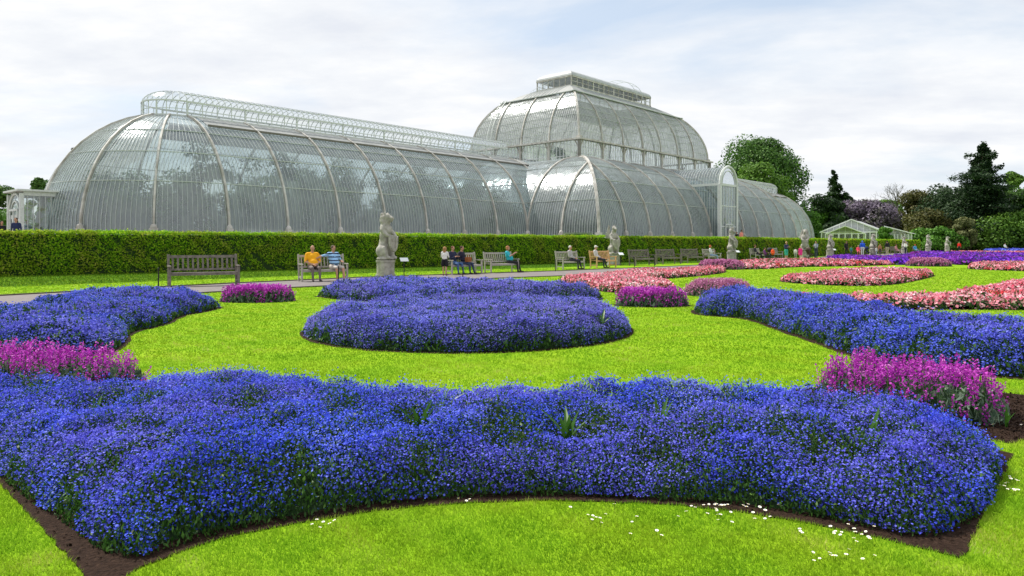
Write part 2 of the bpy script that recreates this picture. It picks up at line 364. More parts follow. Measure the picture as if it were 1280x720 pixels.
def sample(P, n):
    lo, hi = P.min(0), P.max(0); out = []; got = 0
    while got < n:
        X = lo+RS.rand(max(n, 200)*2, 2)*(hi-lo); X = X[inside(P, X)]; out.append(X); got += len(X)
    return np.concatenate(out)[:n]
def parea(P): x, y = P[:, 0], P[:, 1]; return abs((x*np.roll(y, -1)-y*np.roll(x, -1)).sum())/2
def shrink(P, d):
    c = P.mean(0); out = []
    n = len(P)
    for i in range(n):
        t = P[(i+1) % n]-P[i-1]; nn = np.array([t[1], -t[0]]); nn /= np.linalg.norm(nn)+1e-9
        out.append(P[i]+nn*d)
    Q = np.array(out)
    return Q if (parea(Q) < parea(P)) == (d > 0) else np.array([P[i]-(Q[i]-P[i]) for i in range(n)])
BEDS = []
def bed(outline, label, group, h, blossom, leaf, dens, size, style='mass', soil_grow=.1, smooth=2, wshoulder=.2, bump=.16, bsc=3.0, ldens=None, lsize=None, holes=(), soil=None, cover=.05, parts=None, coarse=False, jit=.05, csz=.34):
    P = chaikin(outline, smooth) if smooth else np.array(outline, float)
    SP = shrink(P, -soil_grow) if soil is None else np.array(soil, float)
    e_ = []
    for i in range(len(SP)):
        a, b = SP[i], SP[(i+1) % len(SP)]; m_ = max(1, int(np.linalg.norm(b-a)/(.07 if h > .3 and soil is not None else .3)))
        for k in range(m_): e_.append(a+(b-a)*k/m_+RS.normal(size=2)*(.007 if soil is not None else .01))
    SP = np.array(e_)
    BEDS.append(SP)
    c = P.mean(0); org = np.array([c[0], c[1], 0])
    t = thing('flower_bed', label, 'flower bed', (c[0], c[1], 0), group=group)
    sb = MB(); sb.poly_prism([tuple(p-c) for p in SP], -.04, .008); sb.build('soil', M['soil'], t)
    if soil is not None:
        Xc = sample(SP, 9000); Xc = Xc[edged(SP, Xc) > .02]; nc = len(Xc); Nc = RS.normal(size=(nc, 3)); Nc[:, 2] = np.abs(Nc[:, 2])+.5
        o_ = soup('soil_crumbs', leafs(np.column_stack([Xc-c, .010+.008*RS.rand(nc)]), Nc, .004+.009*RS.rand(nc)**2, 1.4, 5), 5, M['soil'], t); o_['kind'] = 'stuff'
    def H(X, d):
        q = np.clip(d/wshoulder, 0, 1); base = np.sqrt(np.clip(1-(1-q)**2, 0, 1))
        clump = vnoise(X, bsc, 1)*bump+vnoise(X, bsc*3.1, 4)*bump*.5
        if style == 'mass' and h > .28:
            wd, wh = worley(X+vnoise(X, 9, 3)[:, None]*.02, csz, 3.3); hh = h*base*(1+clump)*(1.06-.30*np.clip(wd, 0, 1)**2)*(.90+.2*wh)
        else: hh = h*base*(1+clump)
        for hx, hy, hr, hd in holes:
            hh = hh*(1-hd*np.exp(-((X[:, 0]-hx)**2+(X[:, 1]-hy)**2)/(hr*hr)))
        return np.maximum(hh, .01)
    # dark green body under the blossoms
    g = max(.045, math.sqrt(parea(P)/5200)); lo, hi = P.min(0)-g, P.max(0)+g
    nx, ny = int((hi[0]-lo[0])/g)+1, int((hi[1]-lo[1])/g)+1
    GX, GY = np.meshgrid(lo[0]+np.arange(nx+1)*g, lo[1]+np.arange(ny+1)*g); X = np.stack([GX.ravel(), GY.ravel()], 1)
    ins = inside(P, X); d = edged(P, X)*np.where(ins, 1, -1)
    z = np.where(ins, H(X, np.maximum(d-.09 if h > .3 else d-.04, 0))*.62+RS.normal(size=len(X))*.012*(d > .1), 0)
    V = np.column_stack([X-c, z]); Fc = []
    for j in range(ny):
        for i in range(nx):
            q = (j*(nx+1)+i, j*(nx+1)+i+1, (j+1)*(nx+1)+i+1, (j+1)*(nx+1)+i)
            if sum(ins[k] for k in q) >= 4: Fc.append(q)
    mesh_obj('green_mound', V, Fc, M['mound'], t, smooth=True)
    A = parea(P)
    # leaves
    n = int(A*(ldens or dens*.5)); X = sample(P, n); d = edged(P, X); hh = H(X, d)
    lz = hh*(np.minimum(1.03, .30+RS.rand(n)*.75) if style == 'mass' else .15+RS.rand(n)*.5); ls = (lsize or size*1.6)*(.6+RS.rand(n)*.8)
    N = RS.normal(size=(n, 3))*[1, 1, .5]; N[:, 2] += .25; up = RS.normal(size=(n, 3))*.42; up[:, 2] += 1
    o = soup('leaves', leafs(np.column_stack([X-c, lz]), N, ls, 2.6, 4, up), 4, M[leaf], t); o['kind'] = 'stuff'
    # blossoms
    if style == 'mass':
        n = int(A*dens); X = sample(P, n)
        ne = int(n*.45); Xe = sample(P, ne*3); de = edged(P, Xe); Xe = Xe[de < min(wshoulder, .4)][:ne]; X = np.concatenate([X, Xe]); n = len(X)
        d = edged(P, X); hh = H(X, d)
        thin = vnoise(X, bsc*1.7, 9)+vnoise(X, bsc*4, 6)*.6
        keep = RS.rand(n) < np.clip(.86-cover*np.maximum(thin, 0)*9, .12, 1)
        for hx, hy, hr, hd in holes: keep &= RS.rand(n) > hd*np.exp(-((X[:, 0]-hx)**2+(X[:, 1]-hy)**2)/(hr*hr))*1.25
        if h > .28:
            wd, wh = worley(X, csz, 3.3); keep &= RS.rand(n) > np.clip((wd-.42)*1.15, 0, .55)+.25*(wh < .12)
        keep &= d+vnoise(X, 4.5, 8)*(.05 if soil is not None else .07)-.02 > 0
        X, d, hh = X[keep], d[keep], hh[keep]; n = len(X)
        side = (d < min(wshoulder, .34)*.8) & (RS.rand(n) < .6)
        z = hh+jit*(.55-RS.exponential(.9, n))+np.where(RS.rand(n) < .12, RS.rand(n)*jit*1.3, 0); z = np.where(side, hh*(.10+.93*RS.rand(n)**.8), z)
        z = np.maximum(z, .03)
        X = X+RS.normal(size=(n, 2))*.012
        N = RS.normal(size=(n, 3))*.55; N[:, 2] += .8; N[:, 1] -= .25
        s = size*(.55+RS.rand(n)*.9)
        rn = np.clip(RS.rand(n)*.62+.34*(.5+vnoise(X, 2.2, 5)*.5), 0, 1)
        # a share of them are tight clusters
        o = soup('blossoms', leafs(np.column_stack([X-c, z]), N, s, 1, 5), 5, M[blossom], t, rn)
    else:   # upright spikes
        n = int(A*dens); X = sample(P, n); d = edged(P, X); hh = H(X, d)
        k = 6 if coarse else 17
        top = hh*(.90+RS.rand(n)*.24); ln = (.16 if not coarse else .15)*(.7+.6*RS.rand(n))
        tilt = RS.normal(size=(n, 2))*.1
        PP, RR = [], []
        for i in range(k):
            f = (i+RS.rand(n))/k; r = .021*(1-.45*f)*(1.6 if coarse else 1)
            a = RS.rand(n)*2*pi
            PP.append(np.column_stack([X[:, 0]-c[0]+tilt[:, 0]*(top-ln+ln*f)+r*np.cos(a), X[:, 1]-c[1]+tilt[:, 1]*(top-ln+ln*f)+r*np.sin(a), top-ln*(1-f)]))
            RR.append(np.clip(RS.rand(n)*.8+.2*f, 0, 1))
        PP = np.concatenate(PP); N = RS.normal(size=(len(PP), 3)); N[:, 2] += .6
        o = soup('blossoms', leafs(PP, N, size*(.7+RS.rand(len(PP))*.6), 1, 5), 5, M[blossom], t, np.concatenate(RR))
        # stems
        s1 = np.column_stack([X-c, top*.35]); mid = np.column_stack([X-c, top*.6]); up = np.tile([0, 0, 1.], (n, 1))
        st = soup('stems', leafs(mid, RS.normal(size=(n, 3))*[1, 1, .05], top*.32, 30, 4, up), 4, M['bedleaf'], t); st['kind'] = 'stuff'
    o['kind'] = 'stuff'
    return t, P, H
def straps(t, spots, lab=None):
    """clumps of strap leaves standing among the blossoms"""
    c = np.array(t.location[:2])
    for (x, y, z, s, n, col) in spots:
        mb = MB()
        for i in range(n):
            a = RS.rand()*2*pi; l = s*(.6+.6*RS.rand()); w = s*.075; lean = .25+.6*RS.rand()
            pts = []
            for k in range(6):
                f = k/5; r = lean*l*f**1.6; zz_ = l*(f-.35*lean*f*f)
                pts.append((r*cos(a), r*sin(a), zz_, w*(math.sin(pi*(.12+.88*f)**.8)+.02)))
            v = []
            for px_, py_, pz_, ww in pts:
                v += [(x-c[0]+px_-sin(a)*ww, y-c[1]+py_+cos(a)*ww, z+pz_), (x-c[0]+px_, y-c[1]+py_, z+pz_-ww*.4), (x-c[0]+px_+sin(a)*ww, y-c[1]+py_-cos(a)*ww, z+pz_)]
            f_ = []
            for k in range(5): f_ += [(3*k, 3*k+1, 3*k+4, 3*k+3), (3*k+1, 3*k+2, 3*k+5, 3*k+4)]
            mb.add(v, f_)
        o = mb.build('leaf_clump', M[col], t)

# front bed
soil1 = [G(122, 738), G(0, 604), (-4.6, 5.7), (-5.6, 6.65), (-4.2, 6.3), (-3.35, 6.35), (-2.4, 6.75), (-1.2, 6.1), (-.2, 5.85), (.8, 5.85), (1.8, 6.1), (2.5, 5.95), (3.0, 5.5), (3.45, 4.85), G(1262, 575), G(1203, 700)]
front_arc = [G(1100, 674), G(1000, 653), G(925, 641), G(850, 633), G(775, 629), G(700, 627), G(635, 627), G(570, 630), G(510, 635), G(450, 642), G(375, 654), G(300, 669), G(230, 690), G(174, 711)]
soil1 = soil1+front_arc
fl1 = [G(92, 664), G(48, 636), G(8, 606), (-4.35, 5.45), (-5.35, 6.4), (-4.3, 6.2), (-3.4, 6.28), (-2.45, 6.65), (-1.25, 6.05), (-.25, 5.8), (.8, 5.8), (1.75, 6.05), (2.5, 5.9), (3.05, 5.3), (3.36, 4.85), (2.98, 4.3), (2.55, 3.8), (2.18, 3.5), (1.95, 3.46), G(1090, 664), G(1000, 645), G(925, 633), G(850, 629), G(775, 624), G(700, 622), G(635, 622), G(570, 624), G(510, 630), G(450, 637), G(375, 650), G(300, 662), G(225, 684), G(165, 702), G(130, 694)]
holes1 = [(.36, 4.55, .16, .75), (1.0, 4.75, .14, .55), (-.62, 4.75, .16, .6), (-1.05, 4.6, .12, .6), (2.2, 4.35, .16, .55), (-.55, 5.2, .14, .45), (.2, 5.3, .12, .35), (-3.1, 5.25, .13, .5), (-2.65, 4.5, .10, .6), (1.7, 4.0, .14, .45), (-.1, 4.35, .1, .4), (-1.7, 5.0, .14, .4), (1.5, 5.1, .15, .35), (.8, 4.2, .1, .35)]
t, P1, H1 = bed(fl1, 'large arc of deep blue forget-me-nots filling the foreground, bare soil at its corners', 'blue flower beds', .34, 'blue', 'bedleaf', 15500, .0054, 'mass', soil=soil1, smooth=1, wshoulder=.66, csz=.30, bump=.17, bsc=3.4, ldens=11000, lsize=.015, holes=holes1, jit=.055, cover=.07)
straps(t, [(.36, 4.55, .13, .30, 9, 'limeleaf'), (1.0, 4.8, .13, .30, 8, 'limeleaf'), (-.62, 4.75, .13, .30, 9, 'limeleaf'), (-1.05, 4.6, .1, .2, 7, 'limeleaf'), (2.2, 4.35, .13, .30, 8, 'limeleaf'), (-.55, 5.2, .13, .30, 7, 'limeleaf'), (-3.1, 5.25, .12, .2, 6, 'limeleaf'), (2.55, 5.3, .16, .18, 5, 'limeleaf'), (-1.75, 3.28, .0, .12, 5, 'limeleaf')])
# round bed
rc, rr_ = np.array([-.73, 12.05]), 2.72
t, P2, H2 = bed([tuple(rc+rr_*np.array([cos(a), sin(a)])) for a in np.linspace(0, 2*pi, 28, endpoint=False)], 'round bed of blue-violet forget-me-nots in the middle of the lawn', 'blue flower beds', .40, 'mid_blue', 'bedleaf', 7000, .0086, soil_grow=.06, smooth=0, wshoulder=.6, bump=.09, bsc=2.0, ldens=2300, lsize=.035, jit=.06, cover=.035)
straps(t, [(.95, 11.0, .2, .25, 7, 'limeleaf'), (-1.35, 9.45, .1, .16, 7, 'limeleaf'), (1.35, 10.6, .2, .3, 6, 'limeleaf'), (-.2, 10.2, .25, .25, 5, 'limeleaf')])
def Hh(x, y, h): return G(x, y, h)
# band behind the round bed
bed([G(392, 370), G(425, 375), G(475, 378), G(560, 379), G(650, 378), G(700, 377), G(748, 376), G(753, 371), Hh(735, 355, .4), Hh(650, 350, .4), Hh(550, 347.5, .4), Hh(450, 348, .4), Hh(400, 353, .4)],
    'curved band of blue-violet forget-me-nots behind the round bed, next to the path', 'blue flower beds', .40, 'mid_blue', 'bedleaf', 3600, .0128, soil_grow=.07, bump=.12, bsc=1.6, wshoulder=.55, ldens=900, lsize=.05)
# left back blue
bed([G(272, 386), G(250, 391), G(225, 395), G(203, 408), G(160, 415), G(155, 433), G(120, 447), (-6.6, 8.6), (-8.5, 8.6), (-9.5, 10.0), (-9.5, 12.4), Hh(0, 386, .3), Hh(60, 374, .3), Hh(100, 366, .3), Hh(200, 362, .3), Hh(245, 365, .3), Hh(268, 372, .25), Hh(277, 378, .1)],
    'blue forget-me-not bed at the left edge, two lobes pointing to the right', 'blue flower beds', .40, 'far_blue', 'bedleaf', 4600, .0105, soil_grow=.08, bump=.13, bsc=1.7, wshoulder=.6, ldens=1200, lsize=.045)
# right blue
bed([G(872, 394), G(905, 396), G(940, 399), G(977, 414), G(1019, 427), G(1050, 440), G(1130, 462), G(1230, 470), (6.6, 6.95), (7.6, 7.5), (7.6, 9.4), Hh(1280, 408, .33), Hh(1218, 403, .33), Hh(1149, 396, .33), Hh(1101, 384, .33), Hh(1075, 376, .33), Hh(1005, 373, .3), Hh(943, 369, .26), Hh(884, 371, .24), G(867, 388)],
    'long wavy bed of clear blue forget-me-nots running off to the right edge', 'blue flower beds', .42, 'far_blue', 'bedleaf', 5600, .0098, soil_grow=.08, bump=.14, bsc=1.8, wshoulder=.55, ldens=1500, lsize=.04)
# magenta beds
PG = 'magenta wallflower beds'
bed([(-7.5, 7.6), (-5.4, 7.6), (-4.1, 7.35), (-3.55, 7.0), (-3.5, 6.65), (-4.1, 6.5), (-5.2, 6.75), (-7.5, 6.9)], 'magenta wallflowers at the left edge behind the front blue bed', PG, .42, 'magenta', 'greyleaf', 260, .0095, 'spike', bump=.08, soil_grow=.12, ldens=2600, lsize=.035)
t, _, _ = bed([(2.82, 6.4), (2.9, 6.85), (3.5, 7.0), (4.15, 6.6), (4.28, 6.15), (4.02, 5.68), (3.7, 5.5), (3.1, 5.9)], 'magenta wallflowers with grey-green leaves at the right between two blue beds', PG, .385, 'magenta', 'greyleaf', 290, .0095, 'spike', bump=.08, ldens=2600, lsize=.035,
    soil=[(2.6, 6.3), (2.65, 6.9), (3.4, 7.3), (4.5, 7.0), (5.2, 6.55), (4.6, 5.95), (4.1, 5.4), (3.6, 5.1), (3.0, 5.9)])
straps(t, [(3.85, 5.5, .02, .17, 5, 'limeleaf')])
def oval(cx_, cy_, rx, ry, n=16, a0=0): return [(cx_+rx*cos(2*pi*i/n)*cos(a0)-ry*sin(2*pi*i/n)*sin(a0), cy_+rx*cos(2*pi*i/n)*sin(a0)+ry*sin(2*pi*i/n)*cos(a0)) for i in range(n)]
bed(oval(-6.42, 17.85, .92, .62), 'small oval clump of magenta wallflowers in front of the empty bench', PG, .40, 'magenta', 'greyleaf', 330, .018, 'spike', smooth=0, bump=.05, ldens=900, lsize=.06, coarse=True, soil_grow=.05)
bed(oval(3.28, 16.6, .86, .55), 'small oval clump of magenta wallflowers in front of the pink daisies', PG, .40, 'magenta', 'greyleaf', 330, .018, 'spike', smooth=0, bump=.05, ldens=900, lsize=.06, coarse=True, soil_grow=.05)
LG = 'rounded lilac-pink beds'
bed(oval(5.82, 19.9, .98, .8), 'rounded cushion of lilac-pink flowers behind the long blue bed', LG, .44, 'lilac', 'greyleaf', 330, .018, 'spike', smooth=0, bump=.04, wshoulder=.45, ldens=700, lsize=.05, coarse=True, soil_grow=.02)
bed(oval(11.9, 40.2, 1.35, 1.2), 'rounded lilac-pink cushion in front of the stone beast at the porch', LG, .5, 'lilac', 'greyleaf', 150, .04, 'spike', smooth=0, bump=.04, wshoulder=.6, ldens=200, lsize=.1, coarse=True, soil_grow=.02)
bed(oval(26.9, 45.6, 1.35, 1.2), 'rounded lilac-pink cushion farthest right, beside the violet flowers', LG, .5, 'lilac', 'greyleaf', 150, .04, 'spike', smooth=0, bump=.04, wshoulder=.6, ldens=200, lsize=.1, coarse=True, soil_grow=.02)
KG = 'pink and white daisy beds'
kw = dict(soil_grow=.06, bump=.16, bsc=1.4, wshoulder=.3, cover=.03)
bed([G(692, 350), G(715, 356), G(742, 363), G(775, 367), G(842, 366), G(846, 360), G(810, 355), G(812, 350), G(868, 346), G(908, 341), G(906, 338), Hh(880, 334, .25), Hh(840, 335, .25), Hh(790, 336, .25), Hh(750, 341, .25), Hh(702, 344, .25)],
    'two-pronged bed of pink and red daisies beside the path in the middle', KG, .24, 'pink', 'bedleaf', 420, .03, ldens=260, lsize=.06, **kw)
bed([G(915, 337), G(960, 336.5), G(985, 334), G(1060, 333), G(1128, 331), G(1125, 328.5), G(1040, 327), G(960, 327.5), G(915, 330)],
    'narrow strip of pink and red daisies farthest back, along the path', KG, .24, 'pink', 'bedleaf', 130, .06, ldens=70, lsize=.12, **kw)
bed([G(968, 351), G(1000, 355), G(1060, 358), G(1112, 357), G(1150, 350), G(1172, 344), Hh(1150, 337, .24), Hh(1100, 334, .24), Hh(1040, 336, .24), Hh(1000, 342, .24)],
    'diamond-shaped bed of pink and white daisies alone on the right lawn', KG, .24, 'pink', 'bedleaf', 420, .032, ldens=260, lsize=.07, **kw)
bed([G(985, 374), G(1060, 381), G(1100, 386), G(1140, 388), G(1200, 387), G(1290, 388), (13.5, 15.5), (17.5, 19.8), Hh(1300, 344, .24), Hh(1262, 350, .24), Hh(1215, 360, .24), Hh(1150, 368, .24), Hh(1060, 367, .24), Hh(985, 365, .24)],
    'long strip of pink and white daisies behind the right blue bed', KG, .24, 'pink', 'bedleaf', 420, .03, ldens=260, lsize=.06, **kw)
bed([G(1203, 336), G(1240, 338), G(1310, 340), G(1330, 332), G(1280, 330.5), G(1225, 331)],
    'short strip of pink daisies at the right edge before the violet flowers', KG, .24, 'pink', 'bedleaf', 200, .045, ldens=100, lsize=.1, **kw)
VG = 'violet flower strips'
kv = dict(soil_grow=.05, bump=.1, bsc=.8, wshoulder=.5)
bed([G(1022, 327), G(1080, 329.5), G(1135, 332), G(1145, 328), G(1090, 325), G(1050, 323.5)], 'violet flower strip just behind the narrow pink strip', VG, .35, 'violet', 'bedleaf', 60, .1, ldens=25, lsize=.15, **kv)
bed([G(1100, 323), G(1180, 330), G(1210, 332), G(1300, 331), G(1300, 327), G(1220, 325.5), G(1150, 322.5)], 'long violet flower strip beside the farthest lilac cushion', VG, .35, 'violet', 'bedleaf', 60, .1, ldens=25, lsize=.15, **kv)
bed([G(1128, 320.5), G(1200, 324), G(1300, 324.5), G(1300, 321), G(1220, 320), G(1150, 318.8)], 'farthest violet flower strip at the right', VG, .4, 'violet', 'bedleaf', 40, .12, ldens=15, lsize=.18, **kv)
bed([G(1165, 317.5), G(1220, 319), G(1310, 320), G(1310, 317.5), G(1230, 316.5)], 'thin distant strip of pink flowers behind the violet strips', KG, .3, 'pink', 'bedleaf', 40, .12, ldens=15, lsize=.18, **kv)
bed([G(1222, 315), G(1330, 316.5), G(1330, 313.8), G(1240, 313.2)], 'thin distant blue flower strip in front of the dark hedge', 'blue flower beds', .4, 'far_blue', 'bedleaf', 40, .13, ldens=15, lsize=.18, **kv)

# ------------------------------------------------------------------ grass blades and daisies
def blades(X, h, w, z0=0):
    n = len(X); a = RS.rand(n)*2*pi; hh = h*(.5+RS.rand(n)*.8); ln = RS.normal(size=(n, 2))*.45*hh[:, None]
    V = np.empty((n, 3, 3), np.float32); ww = w*(.7+.6*RS.rand(n))
    V[:, 0] = np.column_stack([X[:, 0]-np.cos(a)*ww, X[:, 1]-np.sin(a)*ww, np.full(n, z0)])
    V[:, 1] = np.column_stack([X[:, 0]+np.cos(a)*ww, X[:, 1]+np.sin(a)*ww, np.full(n, z0)])
    V[:, 2] = np.column_stack([X+ln, hh])
    return V.reshape(-1, 3)
VV, RN = [], []
for (y0, y1, dn, h, w) in [(2.7, 4.3, 15000, .022, .0022), (4.3, 5.6, 8000, .023, .003), (5.6, 9, 2600, .022, .005), (9, 14, 900, .024, .009), (14, 23, 300, .026, .016), (23, 42, 70, .03, .03)]:
    A = (y1-y0)*(.78*(y0+y1)+1.2); n = int(A*dn); Y = y0+(y1-y0)*RS.rand(n); X = (RS.rand(n)*2-1)*(.78*Y+.6); Q = np.column_stack([X, Y])
    ok = np.ones(n, bool)
    for P in BEDS:
        lo, hi = P.min(0), P.max(0); k = np.where((Q[:, 0] > lo[0]) & (Q[:, 0] < hi[0]) & (Q[:, 1] > lo[1]) & (Q[:, 1] < hi[1]))[0]
        if len(k): ok[k[inside(P, Q[k])]] = False
    NP = np.array(FARE+NEARE[::-1]); ok &= ~inside(NP, Q); Q = Q[ok]
    VV.append(blades(Q, h, w)); RN.append(np.clip(.5*RS.rand(len(Q))+.5*(.5+.5*vnoise(Q, 5, 2)), 0, 1))
tag(soup('grass', np.concatenate(VV), 3, M['grass'], rnd=np.concatenate(RN)), 'short bright green grass of the lawn between the flower beds', 'grass', kind='stuff')
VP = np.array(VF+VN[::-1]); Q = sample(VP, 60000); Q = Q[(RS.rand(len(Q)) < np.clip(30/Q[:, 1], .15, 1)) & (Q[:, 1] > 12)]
tag(soup('verge_grass', blades(Q, .07, .016), 3, M['vergegrass']), 'longer darker grass growing along the foot of the clipped hedge', 'grass', kind='stuff')  # blades really are longer; their dark tone is painted shade
def daisy_mesh():
    mb = MB()
    for i in range(9):
        a = 2*pi*i/9; c_, s_ = cos(a), sin(a); r = .009; w = .0028
        mb.add([(c_*.002-s_*w*.5, s_*.002+c_*w*.5, .0), (c_*.002+s_*w*.5, s_*.002-c_*w*.5, .0), (c_*r+s_*w, s_*r-c_*w, .002), (c_*r-s_*w, s_*r+c_*w, .002)], [(0, 1, 2, 3)], 0)
    mb.ball((0, 0, .001), (.0032, .0032, .002), 1, 6, 4)
    mb.tube([(0, 0, -.028), (0, 0, 0)], .0007, 4, 2, False)
    return mb
dm = daisy_mesh(); d0 = None
def daisies(spots, label, grp):
    global d0
    for (x, y) in spots:
        X, Y = G(x, y)
        if d0 is None: o = d0 = dm.build('daisy', [M['petal'], M['yolk'], M['bedleaf']])
        else: o = d0.copy(); COL.objects.link(o)
        o.location = (X, Y, .031); s = random.uniform(.75, 1.05)*(1+.05*(Y-3.5)); o.scale = (s, s, 1); o.rotation_euler = (random.uniform(-.35, .1), random.uniform(-.2, .2), random.uniform(0, 6))
        tag(o, label, 'daisy', grp)
rj = lambda pts, n, sx_, sy_: [(random.choice(pts)[0]+random.gauss(0, sx_), random.choice(pts)[1]+random.gauss(0, sy_)) for _ in range(n)]
daisies([(573, 630), (583, 633), (587, 631), (404, 660), (396, 657), (412, 662), (400, 667), (390, 663), (418, 658)], 'white daisy in the grass at the left half of the front blue bed', 'daisies left of centre')
daisies([(713, 641), (741, 652), (745, 654), (768, 637), (750, 655), (790, 660), (821, 671), (827, 677), (788, 675), (796, 653), (740, 657), (752, 661), (757, 650), (735, 651)], 'white daisy scattered in the middle of the foreground grass', 'daisies in the middle')
cl = [(895, 640), (905, 650), (920, 660), (880, 636), (868, 635), (950, 645), (960, 642)]
daisies([(random.choice(cl)[0]+random.gauss(0, 9), max(637+abs(random.gauss(0, 2)), random.choice(cl)[1]+random.gauss(0, 5))) for _ in range(34)], 'white daisy in the dense drift along the right part of the front bed edge', 'daisies in the right drift')
cl = [(1010, 663), (1045, 668), (1070, 672), (1060, 703), (1078, 706), (1030, 680), (1085, 675)]
daisies([(random.choice(cl)[0]+random.gauss(0, 9), max(663, random.choice(cl)[1]+random.gauss(0, 5))) for _ in range(30)], 'white daisy in the grass towards the bottom right corner bed tip', 'daisies near the bed tip')
daisies([(1263+random.gauss(0, 9), 612+random.gauss(0, 7)) for _ in range(16)]+[(1255+random.gauss(0, 12), 530+random.gauss(0, 5)) for _ in range(10)], 'white daisy in the grass outside the right end of the front bed', 'daisies right of the front bed')

# ------------------------------------------------------------------ glasshouse
TH = R(42.286); u = np.array([sin(TH), cos(TH)])
gh = thing('glasshouse', 'huge Victorian glasshouse of curved glass with a tall central dome and long rounded wings', 'glasshouse', (-16.609, 41.443, 0), math.atan2(u[1], u[0]))
ZB, b_ = 1.95, 3.81
WL, CL_ = 7*b_, 11*b_; TOT = 2*WL+CL_; PROT = 7.53; CD = 15.24+2*PROT
def prof(A, B, z0, a0, a1, n=9):
    """points (inset, z) along a quarter ellipse"""
    out = []
    t0 = math.acos((A-a0)/A) if a0 < A else pi/2; t1 = math.acos(max(-1, (A-a1)/A))
    for i in range(n): t = t0+(t1-t0)*i/(n-1); out.append((A-A*cos(t), z0+B*sin(t)))
    return out
PW = prof(7.62, 7.89, ZB, 0, 5.69, 11)
PL = prof(7.62, 7.6, ZB, 0, 7.35, 12)
PU = prof(7.35, 7.0, 11.45, 0, 2.5, 8); PU2 = prof(7.35, 7.0, 11.45, 2.5, 5.0, 5)
def rect_tube(mb, pts, nrm, tang, hw, hh, m=0):
    """bar of half width hw along tang and half depth hh along nrm[i]"""
    o = len(mb.v); k = len(pts)
    for p, n_ in zip(pts, nrm):
        p = np.array(p); n_ = np.array(n_); t_ = np.array(tang)
        for a, c in ((-1, -1), (1, -1), (1, 1), (-1, 1)): mb.v.append(tuple(p+t_*a*hw+n_*c*hh))
    for i in range(k-1):
        for j in range(4): mb.f.append((o+4*i+j, o+4*i+(j+1) % 4, o+4*i+4+(j+1) % 4, o+4*i+4+j)); mb.m.append(m)
    mb.f.append((o, o+3, o+2, o+1)); mb.m.append(m); e = o+4*(k-1); mb.f.append((e, e+1, e+2, e+3)); mb.m.append(m)
def pnorm(P, i):
    a = P[max(i-1, 0)]; c = P[min(i+1, len(P)-1)]; d = (c[0]-a[0], c[1]-a[1]); l = math.hypot(*d); return (-d[1]/l, d[0]/l)   # outward-up: (-dz, da)
class Face:
    """one flat-plan side of a curved roof: base corner o, direction e, inward direction w, length"""
    def __init__(s, o, e, w, ln): s.o = np.array(o, float); s.e = np.array(e, float); s.w = np.array(w, float); s.ln = ln
    def pt(s, t, a, z): q = s.o+s.e*t+s.w*a; return (q[0], q[1], z)
    def n(s, P, i): q = pnorm(P, i); return (s.w[0]*q[0], s.w[1]*q[0], q[1])
def clipP(P, amax):
    """cut the profile at inset amax"""
    out = []
    for i, (a, z) in enumerate(P):
        if a <= amax: out.append((a, z)); continue
        if out:
            a0, z0 = P[i-1]
            if a-a0 > 1e-6: f = (amax-a0)/(a-a0); out.append((amax, z0+(z-z0)*f))
        break
    return out if len(out) > 1 else P[:2]
def shell_face(mb, Fc, P, hip0, hip1, a_off=0):
    """glass: at inset a the run goes from a (hip) to ln-a"""
    o = len(mb.v); k = 6
    for a, z in P:
        x0 = (a-a_off) if hip0 else 0; x1 = Fc.ln-((a-a_off) if hip1 else 0)
        for j in range(k+1): mb.v.append(Fc.pt(x0+(x1-x0)*j/k, a, z))
    for i in range(len(P)-1):
        for j in range(k): q = o+i*(k+1)+j; mb.f.append((q, q+1, q+k+2, q+k+1)); mb.m.append(0)
def bars_face(mb, Fc, P, hip0, hip1, sp, hw, hh, out=.0, skip=None, ts=None):
    n = int(round(Fc.ln/sp)); ts = ts or [Fc.ln*(i+.5)/n for i in range(n)]
    for t_ in ts:
        if skip and skip(t_): continue
        am = 99
        if hip0: am = min(am, t_)
        if hip1: am = min(am, Fc.ln-t_)
        Q = clipP(P, am+P[0][0]) if am < 90 else P
        if am < .3: continue
        pts = []; ns = []
        for i, (a, z) in enumerate(Q):
            nn = Fc.n(Q, i); pts.append(tuple(np.array(Fc.pt(t_, a, z))+np.array(nn)*out)); ns.append(nn)
        rect_tube(mb, pts, ns, (Fc.e[0], Fc.e[1], 0), hw, hh)
def rail(mb, Fc, a, z, t0, t1, w, h): 
    p = Fc.pt(t0, a, z); q = Fc.pt(t1, a, z)
    c = ((p[0]+q[0])/2, (p[1]+q[1])/2, z); mb.box(c, (abs(t1-t0), w, h), rz=math.atan2(Fc.e[1], Fc.e[0]))
